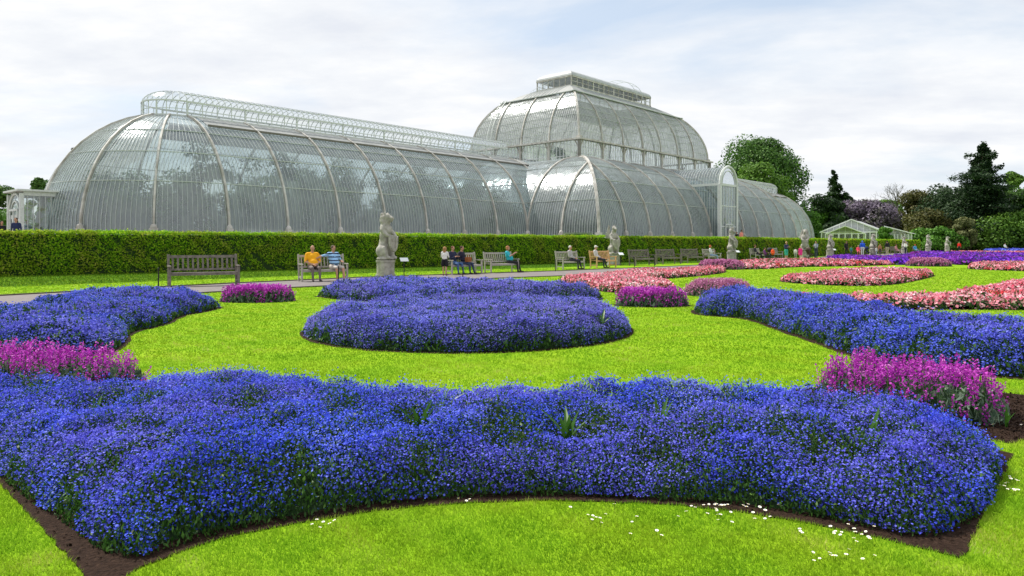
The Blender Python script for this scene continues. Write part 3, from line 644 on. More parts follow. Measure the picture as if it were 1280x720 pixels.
def wing(mirror):
    mx_ = (lambda s: TOT-s) if mirror else (lambda s: s); sg = -1 if mirror else 1
    gb = MB(); bbs = []; pb = MB(); lant = MB(); lf = MB(); lg = MB(); band = MB(); gut = MB()
    ribs = []
    EXT = 5.6
    for side in (0, 1):
        d0_, w_ = (0, 1) if side == 0 else (15.24, -1)
        fc = Face((mx_(0), d0_), (sg, 0), (0, w_), WL+EXT)
        shell_face(gb, fc, PW, False, False)
        n = int((WL)/.254); bb = MB(); bbs.append(bb)
        bars_face(bb, fc, PW[:10], False, False, .25, .010, .018, .015, ts=[WL*(i+.5)/n for i in range(n)]+[WL+.25*i for i in range(1, 20)])
        for i in range(9):
            rb = MB(); bars_face(rb, fc, PW, False, False, 1, .052, .09, .05, ts=[i*b_])
            rb.box((mx_(i*b_), d0_-w_*.06, ZB+.12), (.34, .42, .5)); rb.ball((mx_(i*b_), d0_-w_*.1, ZB+.42), (.16, .2, .2), 0, 8, 6)
            ribs.append(rb)
        for k in (3, 5, 7): 
            a, z = PW[k]; nn = pnorm(PW, k); rail(pb, fc, a-.02, z+.01, 0, WL+4, .05, .05)
        # grey vent band and dark rail beneath the ridge lantern
        Bq = [(a+pnorm(PW, i)[0]*.05, z+pnorm(PW, i)[1]*.05) for i, (a, z) in enumerate(PW) if i >= 8]
        fb = Face((mx_(.5), d0_), (sg, 0), (0, w_), WL+4.6); shell_face(band, fb, Bq, False, False)
        rail(gut, fb, Bq[0][0], Bq[0][1]+.03, 0, WL+4.4, .11, .13)
        # lantern side
        r = 1.95; zl = PW[-1][1]+.02
        x0, x1 = 0, WL+3.6
        for zz_, hh in ((zl, .14), (zl+.9, .12), (zl+.42, .05)):
            lf.box((mx_((x0+x1)/2), 7.62+(-1 if side == 0 else 1)*r, zz_+.03), (x1-x0, .1 if hh > .06 else .04, hh))
        n = int((x1-x0)/.95)
        for i in range(n+1): 
            big = i % 4 == 0
            lf.box((mx_(x0+(x1-x0)*i/n), 7.62+(-1 if side == 0 else 1)*r, zl+.47), (.1 if big else .05, .1 if big else .05, .95))
        lg.add([(mx_(x0), 7.62+(-1 if side == 0 else 1)*r, zl), (mx_(x1), 7.62+(-1 if side == 0 else 1)*r, zl), (mx_(x1), 7.62+(-1 if side == 0 else 1)*r, zl+.9), (mx_(x0), 7.62+(-1 if side == 0 else 1)*r, zl+.9)], [(0, 1, 2, 3)])
    # lantern barrel
    zl = PW[-1][1]+.97; r = 1.95; rz_ = .88; seg = 10
    arc = [(7.62-r*cos(pi*i/seg), zl+rz_*sin(pi*i/seg)) for i in range(seg+1)]
    lg.add([(mx_(x), y, z) for x in (0, WL+3.6) for y, z in arc], [(i, i+1, seg+2+i, seg+1+i) for i in range(seg)])
    nb = int((WL+3.6)/.42)
    for i in range(nb+1):
        s_ = (WL+3.6)*i/nb
        lf.tube([(mx_(s_), y, z+.01) for y, z in arc], .028, 4, 0, False)
    for k in (2, 5, 8): lf.tube([(mx_(0), arc[k][0], arc[k][1]+.02), (mx_(WL+3.6), arc[k][0], arc[k][1]+.02)], .025, 4, 0, False)
    # round end of the lantern
    na = 10; c0 = (mx_(0), 7.62)
    def ap(r_, phi, z): return (c0[0]-sg*r_*sin(phi), c0[1]-r_*cos(phi), z)
    for i in range(na+1):
        phi = pi*i/na; big = i in (0, 3, 5, 7, 10)
        lf.tube([ap(r, phi, zl-.95), ap(r, phi, zl)], .06 if big else .03, 4, 0, False)
    for zz_, rr2 in ((zl-.93, .07), (zl, .06), (zl-.5, .025)):
        lf.tube([ap(r, pi*i/20, zz_) for i in range(21)], rr2, 4, 0, False)
    for i in range(15):
        phi = pi*i/14
        lf.tube([ap(r*cos(pi/2*j/6), phi, zl+rz_*sin(pi/2*j/6)) for j in range(7)], .02, 4, 0, False)
    for i in range(20):
        p0, p1 = pi*i/20, pi*(i+1)/20
        lg.add([ap(r, p0, zl-.95), ap(r, p1, zl-.95), ap(r, p1, zl), ap(r, p0, zl)], [(0, 1, 2, 3)])
        for j in range(5):
            a0, a1 = pi/2*j/5, pi/2*(j+1)/5
            lg.add([ap(r*cos(a0), p0, zl+rz_*sin(a0)), ap(r*cos(a0), p1, zl+rz_*sin(a0)), ap(r*cos(a1), p1, zl+rz_*sin(a1)), ap(r*cos(a1), p0, zl+rz_*sin(a1))], [(0, 1, 2, 3)])
    w = gb.build('wing_roof', M['glass'], gh, True)
    for bb in bbs: bb.build('glazing_bars', M['bar'], w)
    pb.build('purlins', M['bar'], w)
    for rb in ribs: rb.build('rib', M['rib'], w)
    band.build('vent_band', M['greyroof'], w)
    l_ = lg.build('ridge_lantern', M['glass_lantern'], gh); lf.build('lantern_frame', M['frame'], l_)
    gut.build('gutter', M['darkrail'], w)
    # apse: ribs and bars along meridians
    ag = MB(); abb = MB(); n = 60
    P = PW
    for j in range(n+1):
        for a, z in P: ag.v.append(ap(7.62-a, pi*j/n, z))
    k = len(P)
    for j in range(n):
        for i in range(k-1): q = j*k+i; ag.f.append((q, q+1, q+k+1, q+k)); ag.m.append(0)
    a_ = ag.build('apse_roof', M['glass_end'], gh, True)
    def merid(mb, phi, hw, hh, off, PP=None):
        PP = PP or P
        pts, ns = [], []
        rad = np.array([-sg*sin(phi), -cos(phi)]); tg = (-sg*cos(phi), sin(phi), 0)
        for i, (a, z) in enumerate(PP):
            q = pnorm(PP, i); nn = (-rad[0]*q[0], -rad[1]*q[0], q[1]); pts.append(tuple(np.array(ap(7.62-a, phi, z))+np.array(nn)*off)); ns.append(nn)
        rect_tube(mb, pts, ns, tg, hw, hh)
    nb = 90
    for i in range(nb): merid(abb, pi*(i+.5)/nb, .010, .018, .015, P if i % 2 else P[:8])
    abb.build('glazing_bars', M['bar'], a_)
    for i in range(1, 6):
        rb = MB(); phi = pi*i/6; merid(rb, phi, .052, .09, .05)
        p = ap(7.7, phi, 0); rb.box((p[0], p[1], ZB+.12), (.36, .36, .5)); rb.ball((p[0], p[1], ZB+.42), .19, 0, 8, 6); rb.build('rib', M['rib'], a_)
    pb = MB()
    for k_ in (3, 5, 7): pb.tube([ap(7.62-P[k_][0]+.02, pi*i/40, P[k_][1]+.02) for i in range(41)], .03, 4, 0, False)
    pb.build('purlins', M['bar'], a_)
    # plinth
    pl = MB(); 
    for side in (-1, 1): pl.box((mx_(WL/2), 7.62+side*(7.62+.12), (ZB+.7)/2+.0), (WL, .3, ZB-.7))
    for i in range(24):
        phi = pi*(i+.5)/24; p = ap(7.74, phi, 0); pl.box((p[0], p[1], (ZB+.7)/2), (.3, 1.03, ZB-.7), rz=math.atan2(p[1]-c0[1], p[0]-c0[0]))
    pl.build('plinth', M['plinth'], gh)
    return ap, mx_, sg
for mir in (False, True): wing(mir)
# centre block
S0, D0 = WL, -PROT
faces_low = [Face((S0, D0), (1, 0), (0, 1), CL_), Face((S0, D0+CD), (0, -1), (1, 0), CD), Face((S0+CL_, D0), (0, 1), (-1, 0), CD), Face((S0+CL_, D0+CD), (-1, 0), (0, -1), CL_)]
for idx, fc in enumerate(faces_low):
    gb = MB(); bb = MB(); pb = MB(); shell_face(gb, fc, PL, True, True)
    g_ = gb.build('lower_roof', M['glass_end' if idx in (1, 2) else 'glass'], gh, True)
    inwing = (lambda t_: PROT+.3 < t_ < CD-PROT-.3) if idx in (1, 2) else None
    if inwing:   # above the wing junction bars start higher; leave them out inside the wing
        bars_face(bb, fc, PL, True, True, .26, .010, .018, .015, skip=lambda t_: t_ > PROT+1.0); b3 = MB(); bars_face(b3, fc, PL, True, True, .26, .010, .018, .015, skip=lambda t_: t_ < CD-PROT-1.0); b3.build('glazing_bars', M['bar'], g_)
    elif idx == 0:
        bars_face(bb, fc, PL, True, True, .26, .010, .018, .015, skip=lambda t_: t_ > 5*b_); b3 = MB(); bars_face(b3, fc, PL, True, True, .26, .010, .018, .015, skip=lambda t_: t_ < 6*b_); b3.build('glazing_bars', M['bar'], g_)
    else: bars_face(bb, fc, PL, True, True, .26, .010, .018, .015)
    bb.build('glazing_bars', M['bar'], g_)
    n = 11 if idx in (0, 3) else 8; L_ = fc.ln
    for i in range(1, n):
        t_ = L_*i/n
        if idx in (1, 2):
            t_ = [PROT/2, PROT, CD-PROT, CD-PROT/2][i-1] if i <= 4 else None
            if t_ is None: break
        rb = MB(); bars_face(rb, fc, PL, True, True, 1, .055, .09, .05, ts=[t_])
        p = fc.pt(t_, -.06, 0); rb.box((p[0], p[1], ZB+.12), (.36, .36, .5)); rb.ball((p[0], p[1], ZB+.42), .19, 0, 8, 6); rb.build('rib', M['rib'], g_)
    for k_ in (3, 5, 7): a, z = PL[k_]; rail(pb, fc, a-.02, z+.02, a+.1, L_-a-.1, .05, .05)
    pb.build('purlins', M['bar'], g_)
# hips
def hip(P, cx_, cy_, dx, dy, hw, parent, a_off=0):
    mb = MB(); pts = [(cx_+dx*a, cy_+dy*a, z+.05) for a, z in P]
    ns = [(-dx*.5, -dy*.5, .7)]*len(pts); tg = np.array([-dy, dx, 0])/math.sqrt(2); rect_tube(mb, pts, ns, tg, hw, .1, 0); mb.box((pts[0][0], pts[0][1], ZB+.15) if P is PL else pts[0], (.4, .4, .5)); mb.build('hip_rib', M['rib'], parent)
corners = [(S0, D0, 1, 1), (S0+CL_, D0, -1, 1), (S0, D0+CD, 1, -1), (S0+CL_, D0+CD, -1, -1)]
low0 = [c for c in children(gh) if c.name.startswith('lower_roof')][0]
for c in corners: hip(PL, *c, .11, low0)
pl = MB()
for fc in faces_low: 
    p, q = fc.pt(-.2, -.12, 0), fc.pt(fc.ln+.2, -.12, 0); 
    if fc.e[0]: pl.box(((p[0]+q[0])/2, p[1], (ZB+.7)/2+.003), (fc.ln+.5, .3, ZB-.7))
    else: pl.box((p[0], (p[1]+q[1])/2, (ZB+.7)/2-.003), (.3, fc.ln-.05, ZB-.7))
pl.build('plinth', M['plinth'], gh)
# clerestory and gallery
AI = 7.7; LI, DI = CL_-2*AI, CD-2*AI
cf = [Face((S0+AI, D0+AI), (1, 0), (0, 1), LI), Face((S0+AI, D0+AI+DI), (0, -1), (1, 0), DI), Face((S0+AI+LI, D0+AI), (0, 1), (-1, 0), DI), Face((S0+AI+LI, D0+AI+DI), (-1, 0), (0, -1), LI)]
cg = MB(); cbm = MB(); gal = MB(); posts = []
for idx, fc in enumerate(cf):
    v = [fc.pt(0, 0, 9.45), fc.pt(fc.ln, 0, 9.45), fc.pt(fc.ln, 0, 11.36), fc.pt(0, 0, 11.36)]; cg.add(v, [(0, 1, 2, 3)])
    nb = 7 if idx in (0, 3) else 4
    for i in range(nb+1):
        p = fc.pt(fc.ln*i/nb, 0, 0); pm = MB(); pm.box((p[0], p[1], 10.4), (.24, .24, 1.9))
        for s_ in (-1, 1):  # brackets
            if 0 < i < nb or (i == 0 and s_ == 1) or (i == nb and s_ == -1):
                q = fc.pt(fc.ln*i/nb+s_*.5, -.03, 11.3); q0 = fc.pt(fc.ln*i/nb+s_*.1, -.03, 10.6); pm.tube([q0, q], .06, 4)
        posts.append(pm)
    n = int(fc.ln/.42)
    for i in range(n): p = fc.pt(fc.ln*(i+.5)/n, 0, 0); cbm.box((p[0], p[1], 10.4), (.05, .05, 1.9))
    rail(cbm, fc, 0, 9.9, 0, fc.ln, .05, .05)
    rail(gal, fc, -.22, 9.38, -.3, fc.ln+.3, .5, .14); rail(gal, fc, -.12, 11.42+.002*idx, -.32, fc.ln+.32, .42, .16)
c_ = cg.build('clerestory', M['glass_clear'], gh); cbm.build('glazing_bars', M['white'], c_); gal.build('gutter', M['rib'], c_)
for pm in posts: pm.build('post', M['rib'], c_)
AU = 7.85; LU, DU = CL_-2*AU, CD-2*AU
uf = [Face((S0+AU, D0+AU), (1, 0), (0, 1), LU), Face((S0+AU, D0+AU+DU), (0, -1), (1, 0), DU), Face((S0+AU+LU, D0+AU), (0, 1), (-1, 0), DU), Face((S0+AU+LU, D0+AU+DU), (-1, 0), (0, -1), LU)]
up_root = None
for idx, fc in enumerate(uf):
    gb = MB(); bb = MB(); pb = MB(); shell_face(gb, fc, PU, True, True); g_ = gb.build('dome_roof', M['glass_dome'], gh, True)
    if idx == 0: up_root = g_
    bars_face(bb, fc, PU, True, True, .26, .014, .022, .015); bb.build('glazing_bars', M['bar'], g_)
    for k_ in range(1, 7): a, z = PU[k_]; rail(pb, fc, a-.02, z+.02, a+.05, fc.ln-a-.05, .035, .035)
    pb.build('purlins', M['bar'], g_)
    nb = 7 if idx in (0, 3) else 4
    for i in range(1, nb): rb = MB(); bars_face(rb, fc, PU, True, True, 1, .055, .08, .05, ts=[fc.ln*i/nb]); rb.build('rib', M['rib'], g_)
    rg = MB(); a, z = PU[-1]; rail(rg, fc, a-.1, z+.05, a-.35, fc.ln-a+.35, .3, .08)
    for s_ in (-.9, .9): pass
    rg.build('dome_ledge', M['bar'], g_)
    tb_ = MB(); P2_ = [(a, z) for a, z in PU2]; shell_face(tb_, fc, P2_, True, True); g2 = tb_.build('upper_slope', M['greyroof'] if idx else M['greyroof'], gh, True)
    b2 = MB(); bars_face(b2, fc, [(a-.0, z+.02) for a, z in PU2], False, False, .5, .015, .02, .01, ts=[5+i*.5 for i in range(int((fc.ln-10)/.5)+1)]) ; b2.build('glazing_bars', M['bar'], g2)
for (cx_, cy_, dx, dy) in [(S0+AU, D0+AU, 1, 1), (S0+AU+LU, D0+AU, -1, 1), (S0+AU, D0+AU+DU, 1, -1), (S0+AU+LU, D0+AU+DU, -1, -1)]: hip(PU, cx_, cy_, dx, dy, .09, up_root)
# top lantern
ca, cd = S0+CL_/2, D0+CD/2; hx_, hy_ = 7.85, 2.35; z0 = 18.15
tg_ = MB(); tf = MB(); tr_ = MB()
for sx_ in (-1, 1):
    tg_.add([(ca+sx_*hx_, cd-hy_, z0), (ca+sx_*hx_, cd+hy_, z0), (ca+sx_*hx_, cd+hy_, z0+1), (ca+sx_*hx_, cd-hy_, z0+1)], [(0, 1, 2, 3)])
    tg_.add([(ca-hx_, cd+sx_*hy_, z0), (ca+hx_, cd+sx_*hy_, z0), (ca+hx_, cd+sx_*hy_, z0+1), (ca-hx_, cd+sx_*hy_, z0+1)], [(0, 1, 2, 3)])
    for zz_ in (z0, z0+1.0): 
        tf.box((ca+sx_*hx_, cd, zz_), (.16, 2*hy_+.16, .16)); tf.box((ca, cd+sx_*hy_, zz_+.004), (2*hx_+.2, .16, .15))
    tf.box((ca, cd+sx_*hy_, z0+.5), (2*hx_, .05, .05))
    for i in range(17): tf.box((ca-hx_+2*hx_*i/16, cd+sx_*hy_, z0+.5), (.12 if i % 2 == 0 else .05, .1, .95))
    for i in range(1, 6): tf.box((ca+sx_*hx_, cd-hy_+2*hy_*i/6, z0+.5), (.1, .05, .95))
# lantern roof: barrel with rounded hip ends
nz = 8
ring = []
for i in range(nz+1):
    t_ = pi/2*i/nz; r_ = cos(t_); zz_ = z0+1.08+.95*sin(t_); hx2 = hx_+.1-(1-r_)*2.3; hy2 = (hy_+.1)*r_
    ring.append([(ca-hx2, cd-hy2, zz_), (ca+hx2, cd-hy2, zz_), (ca+hx2, cd+hy2, zz_), (ca-hx2, cd+hy2, zz_)])
o = 0
for r_ in ring: tr_.v += r_
for i in range(nz):
    for j in range(4): tr_.f.append((4*i+j, 4*i+(j+1) % 4, 4*i+4+(j+1) % 4, 4*i+4+j)); tr_.m.append(0)
tl = tg_.build('top_lantern', M['glass_lantern'], gh); tf.build('lantern_frame', M['rib'], tl); tr_.build('lantern_roof', M['paleroof'], tl)
# curved service rails on the roof, ladder on the left slope, handrails on the ledge
sr = MB()
for dx in (1.2, 2.6): sr.tube([(ca+dx+2.3, cd+3.2*cos(t_)*1.0, z0+.2+2.55*sin(t_)) for t_ in np.linspace(0, pi, 16)], .03, 5)
for t_ in np.linspace(.2, pi-.2, 12): sr.tube([(ca+3.5, cd+3.2*cos(t_), z0+.2+2.55*sin(t_)), (ca+4.9, cd+3.2*cos(t_), z0+.2+2.55*sin(t_))], .018, 4)
sr.build('service_hoop', M['bar'], tl)
ld = MB(); fc = uf[1]
for t_ in (4*DU/5, 4*DU/5+.55):
    t_ = fc.ln-2.6-(t_-4*DU/5); t_ = fc.ln-t_
    t_ = DU-(DU-t_)
    bars_face(ld, fc, PU, False, False, 1, .035, .035, .3, ts=[t_])
for i in range(14):
    f = i/13*(len(PU)-1); k_ = min(int(f), len(PU)-2); g = f-k_; a = PU[k_][0]*(1-g)+PU[k_+1][0]*g; z = PU[k_][1]*(1-g)+PU[k_+1][1]*g
    p = fc.pt(2.85, a-.25, z+.2); ld.box(p, (.04, .6, .04))
ld.build('ladder', M['bar'], up_root)
hr = MB()
for s_ in (-1, 1):
    base = []
    for i in range(7):
        f = i/6; x = (S0+AU+2.5)+(ca-hx_-S0-AU-2.5)*f if s_ < 0 else (S0+AU+LU-2.5)-((S0+AU+LU-2.5)-(ca+hx_))*f
        base.append((x, cd+.9, 16.65+f*1.5))
    for dy in (0, -.8):
        hr.tube([(p[0], p[1]+dy, p[2]+.85) for p in base], .02, 4)
        for p in base: hr.tube([(p[0], p[1]+dy, p[2]), (p[0], p[1]+dy, p[2]+.85)], .016, 4)
hr.build('handrail', M['bar'], tl)
# porches
def porch(x0, x1, yf, yb, zs, zb, axis, flat=0):
    """arched-front porch; axis 'y': front faces -y (local), else front faces -x"""
    def T(a, b, z): return (a, b, z) if axis == 'y' else (b, a, z)
    w = (x1-x0)/2; c = (x0+x1)/2; fr = MB(); gl_ = MB(); br = MB(); rf = MB()
    def bx(mb, a0, a1, b0, b1, z0_, z1_, m=0):
        p = T((a0+a1)/2, (b0+b1)/2, (z0_+z1_)/2); d = T(abs(a1-a0), abs(b1-b0), abs(z1_-z0_)); mb.box(p, d, m)
    zw = flat or zs; side_bars = []
    for a in (x0, x1):
        sb_ = MB(); side_bars.append(sb_)
        pw_ = .09 if flat else .16; bx(fr, a-pw_, a+pw_, yf-.1, yf+.1 if flat else yf+.2, zb, zw)
        bx(fr, a-.07, a+.07, yf+.1 if flat else yf+.2, yb, zw-.12, zw+.12); bx(fr, a-.12, a+.12, yf+.2, yb, zb, zb+.35)
        n = int(abs(yb-yf)/.27)
        for i in range(1, n): b = yf+(yb-yf)*i/n; bx(sb_, a-.02, a+.02, b-.018, b+.018, zb+.35, zw-.1)
        gl_.add([T(a, yf, zb), T(a, yb, zb), T(a, yb, zw), T(a, yf, zw)], [(0, 1, 2, 3)])
    seg = 14; arc = [(c-w*cos(pi*i/seg), zs+w*sin(pi*i/seg)) for i in range(seg+1)]
    fr.tube([T(a, yf, z) for a, z in arc], .08 if flat else .15, 6); fr.tube([T(c-(w-.42)*cos(pi*i/seg), yf, zs+(w-.42)*sin(pi*i/seg)) for i in range(seg+1)], .06, 4)
    bx(fr, x0+.16, x1-.16, yf-.05, yf+.08, zs-.1, zs+.12)
    if not flat: fr.tube([T(a, yb, z) for a, z in arc], .06, 4)
    for hz in ((zs-zb)*.33+zb, (zs-zb)*.66+zb): bx(fr, x0+.16, x1-.16, yf-.03, yf+.05, hz-.05, hz+.05)
    for i in range(1, 6): a = x0+(x1-x0)*i/6; bx(fr, a-.04, a+.04, yf-.028, yf+.045, zb, zs-.1)
    gl_.add([T(x0, yf, zb), T(x1, yf, zb), T(x1, yf, zs), T(x0, yf, zs)], [(0, 1, 2, 3)])
    gl_.add([T(a, yf, z) for a, z in arc], [tuple(range(seg+1))])
    if flat: bx(rf, x0-.25, x1+.25, yf-.25, yb, flat+.12, flat+.22)
    else: gl_.add([T(a, yf, z) for a, z in arc]+[T(a, yb, z) for a, z in arc], [(i, i+1, seg+2+i, seg+1+i) for i in range(seg)])
    n = int(abs(yb-yf)/.3)
    for i in range(0 if flat else n+1): b = yf+(yb-yf)*i/n; br.tube([T(a, b, z+.015) for a, z in arc], .02, 4, 0, False)
    g_ = gl_.build('porch', M['glass_clear'], gh)
    for b3 in side_bars: b3.build('glazing_bars', M['bar'], g_)
    if flat: rf.build('porch_roof', M['frame'], g_)
    fr.build('frame', M['frame'], g_); (None if flat else br.build('roof_bars', M['bar'], g_))
    db = MB()
    for a in (c-.8, c, c+.8): bx(db, a-.05, a+.05, yf-.12, yf-.06, zb, zb+2.3)
    for z in (zb+.06, zb+1.0, zb+2.25): bx(db, c-.75, c+.75, yf-.118, yf-.062, z-.06, z+.06)
    db.build('door', M['frame'], g_)
porch(S0+5*b_+.05, S0+6*b_-.05, D0-1.0, D0+6.2, 7.3, 1.1, 'y')
porch(6.3, 8.95, -8.8, -5.4, 2.95, 1.1, 'x', 4.25)
# plants inside
def leafy(mat, n_blob, n_leaf, rx, rz, z0, lsize, seed, name, parent, flat=1.0, spread=.75, asp=1.5, squash=1.0, tpow=.5):
    rs = np.random.RandomState(seed)
    th = rs.rand(n_blob)*2*pi; uu = rs.rand(n_blob)**tpow; vv = rs.rand(n_blob)
    zc = z0+rz*(.08+.80*vv); prof_ = np.sqrt(np.clip(1-(np.maximum((zc-z0)/rz-.36, 0))**2/.30, .06, 1))*np.clip(.72+(zc-z0)/rz, 0, 1); rad = rx*prof_*uu*spread
    bc = np.column_stack([rad*np.cos(th), rad*np.sin(th)*squash, zc]); br_ = rx*(.22+.20*rs.rand(n_blob))
    k = n_leaf//n_blob; P = []; N = []; 
    for i in range(n_blob):
        d = rs.normal(size=(k, 3)); d /= np.linalg.norm(d, axis=1)[:, None]; r_ = br_[i]*(.55+.5*rs.rand(k)**.5)
        P.append(bc[i]+d*r_[:, None]*[1, 1, .72*flat]); N.append(d+rs.normal(size=(k, 3))*.6+[0, 0, .4])
    P = np.concatenate(P); N = np.concatenate(N); P[:, 2] = np.maximum(P[:, 2], z0*.5)
    return soup(name, leafs(P, N, lsize*(.6+.8*rs.rand(len(P))), asp, 4), 4, M[mat], parent, rs.rand(len(P))), bc
def gpt(s, d): c_, s_ = u[0], u[1]; return (-16.609+c_*s-s_*d, 41.443+s_*s+c_*d)
ri = random.Random(3)
spots = [(ri.uniform(-4, 1), ri.uniform(4, 11), ri.uniform(4.6, 5.8)) for _ in range(5)]+[(s+ri.uniform(-.5, .5), ri.uniform(3.2, 5.2) if i % 2 else ri.uniform(7, 9.5), ri.uniform(4.4, 6.0) if i % 2 else ri.uniform(6, 8)) for i, s in enumerate(np.linspace(2.5, 29, 18))]+[(s+ri.uniform(-.5, .5), ri.uniform(-4.4, -2.5) if i % 2 else ri.uniform(0, 4), ri.uniform(4.2, 6.0) if i % 2 else ri.uniform(6.5, 8.5)) for i, s in enumerate(np.linspace(30.5, 64, 20))]+[(s, 7.5, ri.uniform(9.5, 12)) for s in (40, 44.5, 49, 53, 57)]+[(s, 6.4, ri.uniform(3.2, 4.4)) for s in np.linspace(-4, 29, 13)]+[(s, 1.5, ri.uniform(3.5, 5)) for s in np.linspace(31, 62, 10)]
for i, (s, d, h) in enumerate(spots):
    x, y = gpt(s, d); t = thing('indoor_plant', 'leafy tropical plant dimly seen behind the curved glass', 'plant', (x, y, 1.1), ri.uniform(0, 6), 'plants inside the big glasshouse')
    tb_ = MB(); tb_.tube([(0, 0, 0), (.1, .05, h*.5), (0, 0, h*.75)], [.16, .12, .06], 6); tb_.build('stem', M['bark'], t)
    leafy('indoor', 26, 3600, 2.6, h-.2, .2, .15, 100+i, 'foliage', t, asp=3, tpow=.6)

# ------------------------------------------------------------------ hedges
def hedge(path, h, th, mat, label, dens, lsize, seed):
    path = [np.array(p, float) for p in path]; c = path[len(path)//2]
    root = thing('hedge', label, 'hedge', (c[0], c[1], 0))
    core = MB(); P, N = [], []
    for a, b in zip(path[:-1], path[1:]):
        e = b-a; l = np.linalg.norm(e); e /= l; w = np.array([-e[1], e[0]]); rz = math.atan2(e[1], e[0])
        m = (a+b)/2+w*th/2; core.box((m[0]-c[0], m[1]-c[1], (h-.1)/2+.02), (l+.02, th-.16, h-.14), rz=rz)
        dist = max(20, min(np.linalg.norm(a), np.linalg.norm(b))); ls = lsize*max(1, dist/42); dn = dens/(max(1, dist/42)**2)
        for (kind, n) in (('f', int(l*h*dn)), ('t', int(l*th*dn*1.3)), ('b', int(l*h*dn*.25))):
            s = RS.rand(n)*l; 
            if kind == 't': d = RS.rand(n)*th; z = h+RS.normal(size=n)*.05+vnoise(np.column_stack([s+seed, d]), 1.6, 3)*.05; nn = np.column_stack([np.zeros(n), np.zeros(n), np.ones(n)])
            else:
                z = .02+RS.rand(n)*(h); bul = vnoise(np.column_stack([s+seed, z*1.5]), 2.2, 2)*.12; d = (-bul+RS.normal(size=n)*.035) if kind == 'f' else th+RS.normal(size=n)*.04
                d = d+np.where(z < .3, .05, 0)*(1 if kind == 'f' else 0); nn = np.tile([*(w*(-1 if kind == 'f' else 1)), .35], (n, 1))
            XY = a+s[:, None]*e+d[:, None]*w-c
            P.append(np.column_stack([XY, z])); N.append(nn+RS.normal(size=(n, 3))*.55)
            P[-1] = P[-1]; N[-1] = N[-1]
            sz = ls*(.6+.8*RS.rand(n)); 
            SZ.append(sz)
    core.build('hedge_core', M['hedgecore'], root)
    P = np.concatenate(P); N = np.concatenate(N)
    o = soup('hedge_leaves', leafs(P, N, np.concatenate(SZ), 1.5, 4), 4, M[mat], root); o['kind'] = 'stuff'
    SZ.clear()
SZ = []
hedge(HL[1:], 1.98, 1.1, 'hedge', 'long clipped green hedge between the path benches and the big glasshouse', 520, .042, 1)
hedge([(73, 139), (100, 149), (170, 172)], 2.3, 1.2, 'hedge_far', 'dark clipped hedge in the distance at the right, behind the man in red', 250, .05, 5)

# ------------------------------------------------------------------ trees
def tree(label, x, Y, ytop, wpx, mat, kind='round', seed=1, group='trees around the garden', z0f=.12, nl=7000, name='broadleaf_tree', nb=38, ls=None, squash=1.0):
    X, _ = at(x, Y); H = zat(ytop, Y); rx = wpx/F*Y/2
    t = thing(name, label, 'tree' if name != 'shrub' else 'shrub', (X, Y, 0), group=group)
    rs = random.Random(seed); ls = ls or max(.09, Y*.0016)
    if kind == 'round':
        f, bc = leafy(mat, nb, nl, rx, H*(1-z0f), H*z0f, ls, seed, 'crown', t, squash=squash, spread=.86)
        tb_ = MB(); tr = max(.12, H*.028); tb_.tube([(0, 0, 0), (.1*tr, 0, H*.2), (0, 0, H*.45), (0, 0, H*.75)], [tr, tr*.8, tr*.55, tr*.15], 8)
        for q in bc[::3]: tb_.tube([(0, 0, H*.25+.1*q[2]), tuple(q*np.array([.5, .5, .8])), tuple(q)], [tr*.4, tr*.2, tr*.05], 5)
        tb_.build('trunk', M['bark'], t)
    elif kind == 'conifer':
        tb_ = MB(); tr = max(.12, H*.02); tb_.tube([(0, 0, 0), (0, 0, H*.5), (0, 0, H)], [tr, tr*.6, .03], 7); r_ = np.random.RandomState(seed)
        P, N = [], []; nt_ = 19
        for i in range(nt_):
            f = (i+.5)/nt_; zz_ = H*(.10+.9*f); R_ = rx*((1-f)**.72)*(1.15, .8, 1.0, .7)[i % 4]+.25
            for j in range(8 if f < .8 else 5):
                zz_ = H*(.10+.9*f)+r_.normal()*H*.022*(1-f*.7)
                a = r_.rand()*2*pi; l = R_*(.5+.75*r_.rand()); k = int(nl/(nt_*7))
                s = r_.rand(k)**.7; d = np.column_stack([np.cos(a)*l*s, np.sin(a)*l*s, zz_-.10*l*s+.12*l*s*s])
                wd = .42*l*(1-.5*s); d += np.column_stack([-np.sin(a)*wd, np.cos(a)*wd, np.zeros(k)])*r_.normal(size=(k, 1))*.6; d[:, 2] += r_.normal(size=k)*H*.013
                P.append(d); N.append(r_.normal(size=(k, 3))*[.5, .5, .3]+[0, 0, .8])
                if j < 5: tb_.tube([(0, 0, zz_-.02*l), (cos(a)*l*.8, sin(a)*l*.8, zz_-.03*l)], [tr*.2, .015], 4)
        P = np.concatenate(P); soup('crown', leafs(P, np.concatenate(N), ls*(.6+.8*r_.rand(len(P))), 1.6, 4), 4, M[mat], t, r_.rand(len(P)))
        tb_.build('trunk', M['bark'], t)
    elif kind == 'bare':
        tb_ = MB(); r_ = random.Random(seed)
        def grow(p, d, l, w, dep):
            q = tuple(p[i]+d[i]*l for i in range(3)); tb_.tube([p, q], [w, w*.65], 5 if dep < 2 else 3, 0, False)
            if dep >= 5: return
            for _ in range(3 if dep < 4 else 2):
                e = [d[i]+r_.gauss(0, .42) for i in range(3)]; e[2] += .12; n_ = math.sqrt(sum(k*k for k in e)); grow(q, [k/n_ for k in e], l*r_.uniform(.62, .82), w*.6, dep+1)
        grow((0, 0, 0), [0, 0, 1], H*.3, H*.02, 0); o = tb_.build('branches', M['barepale'] if mat == 'barepale' else M['bark'], t)
    return t
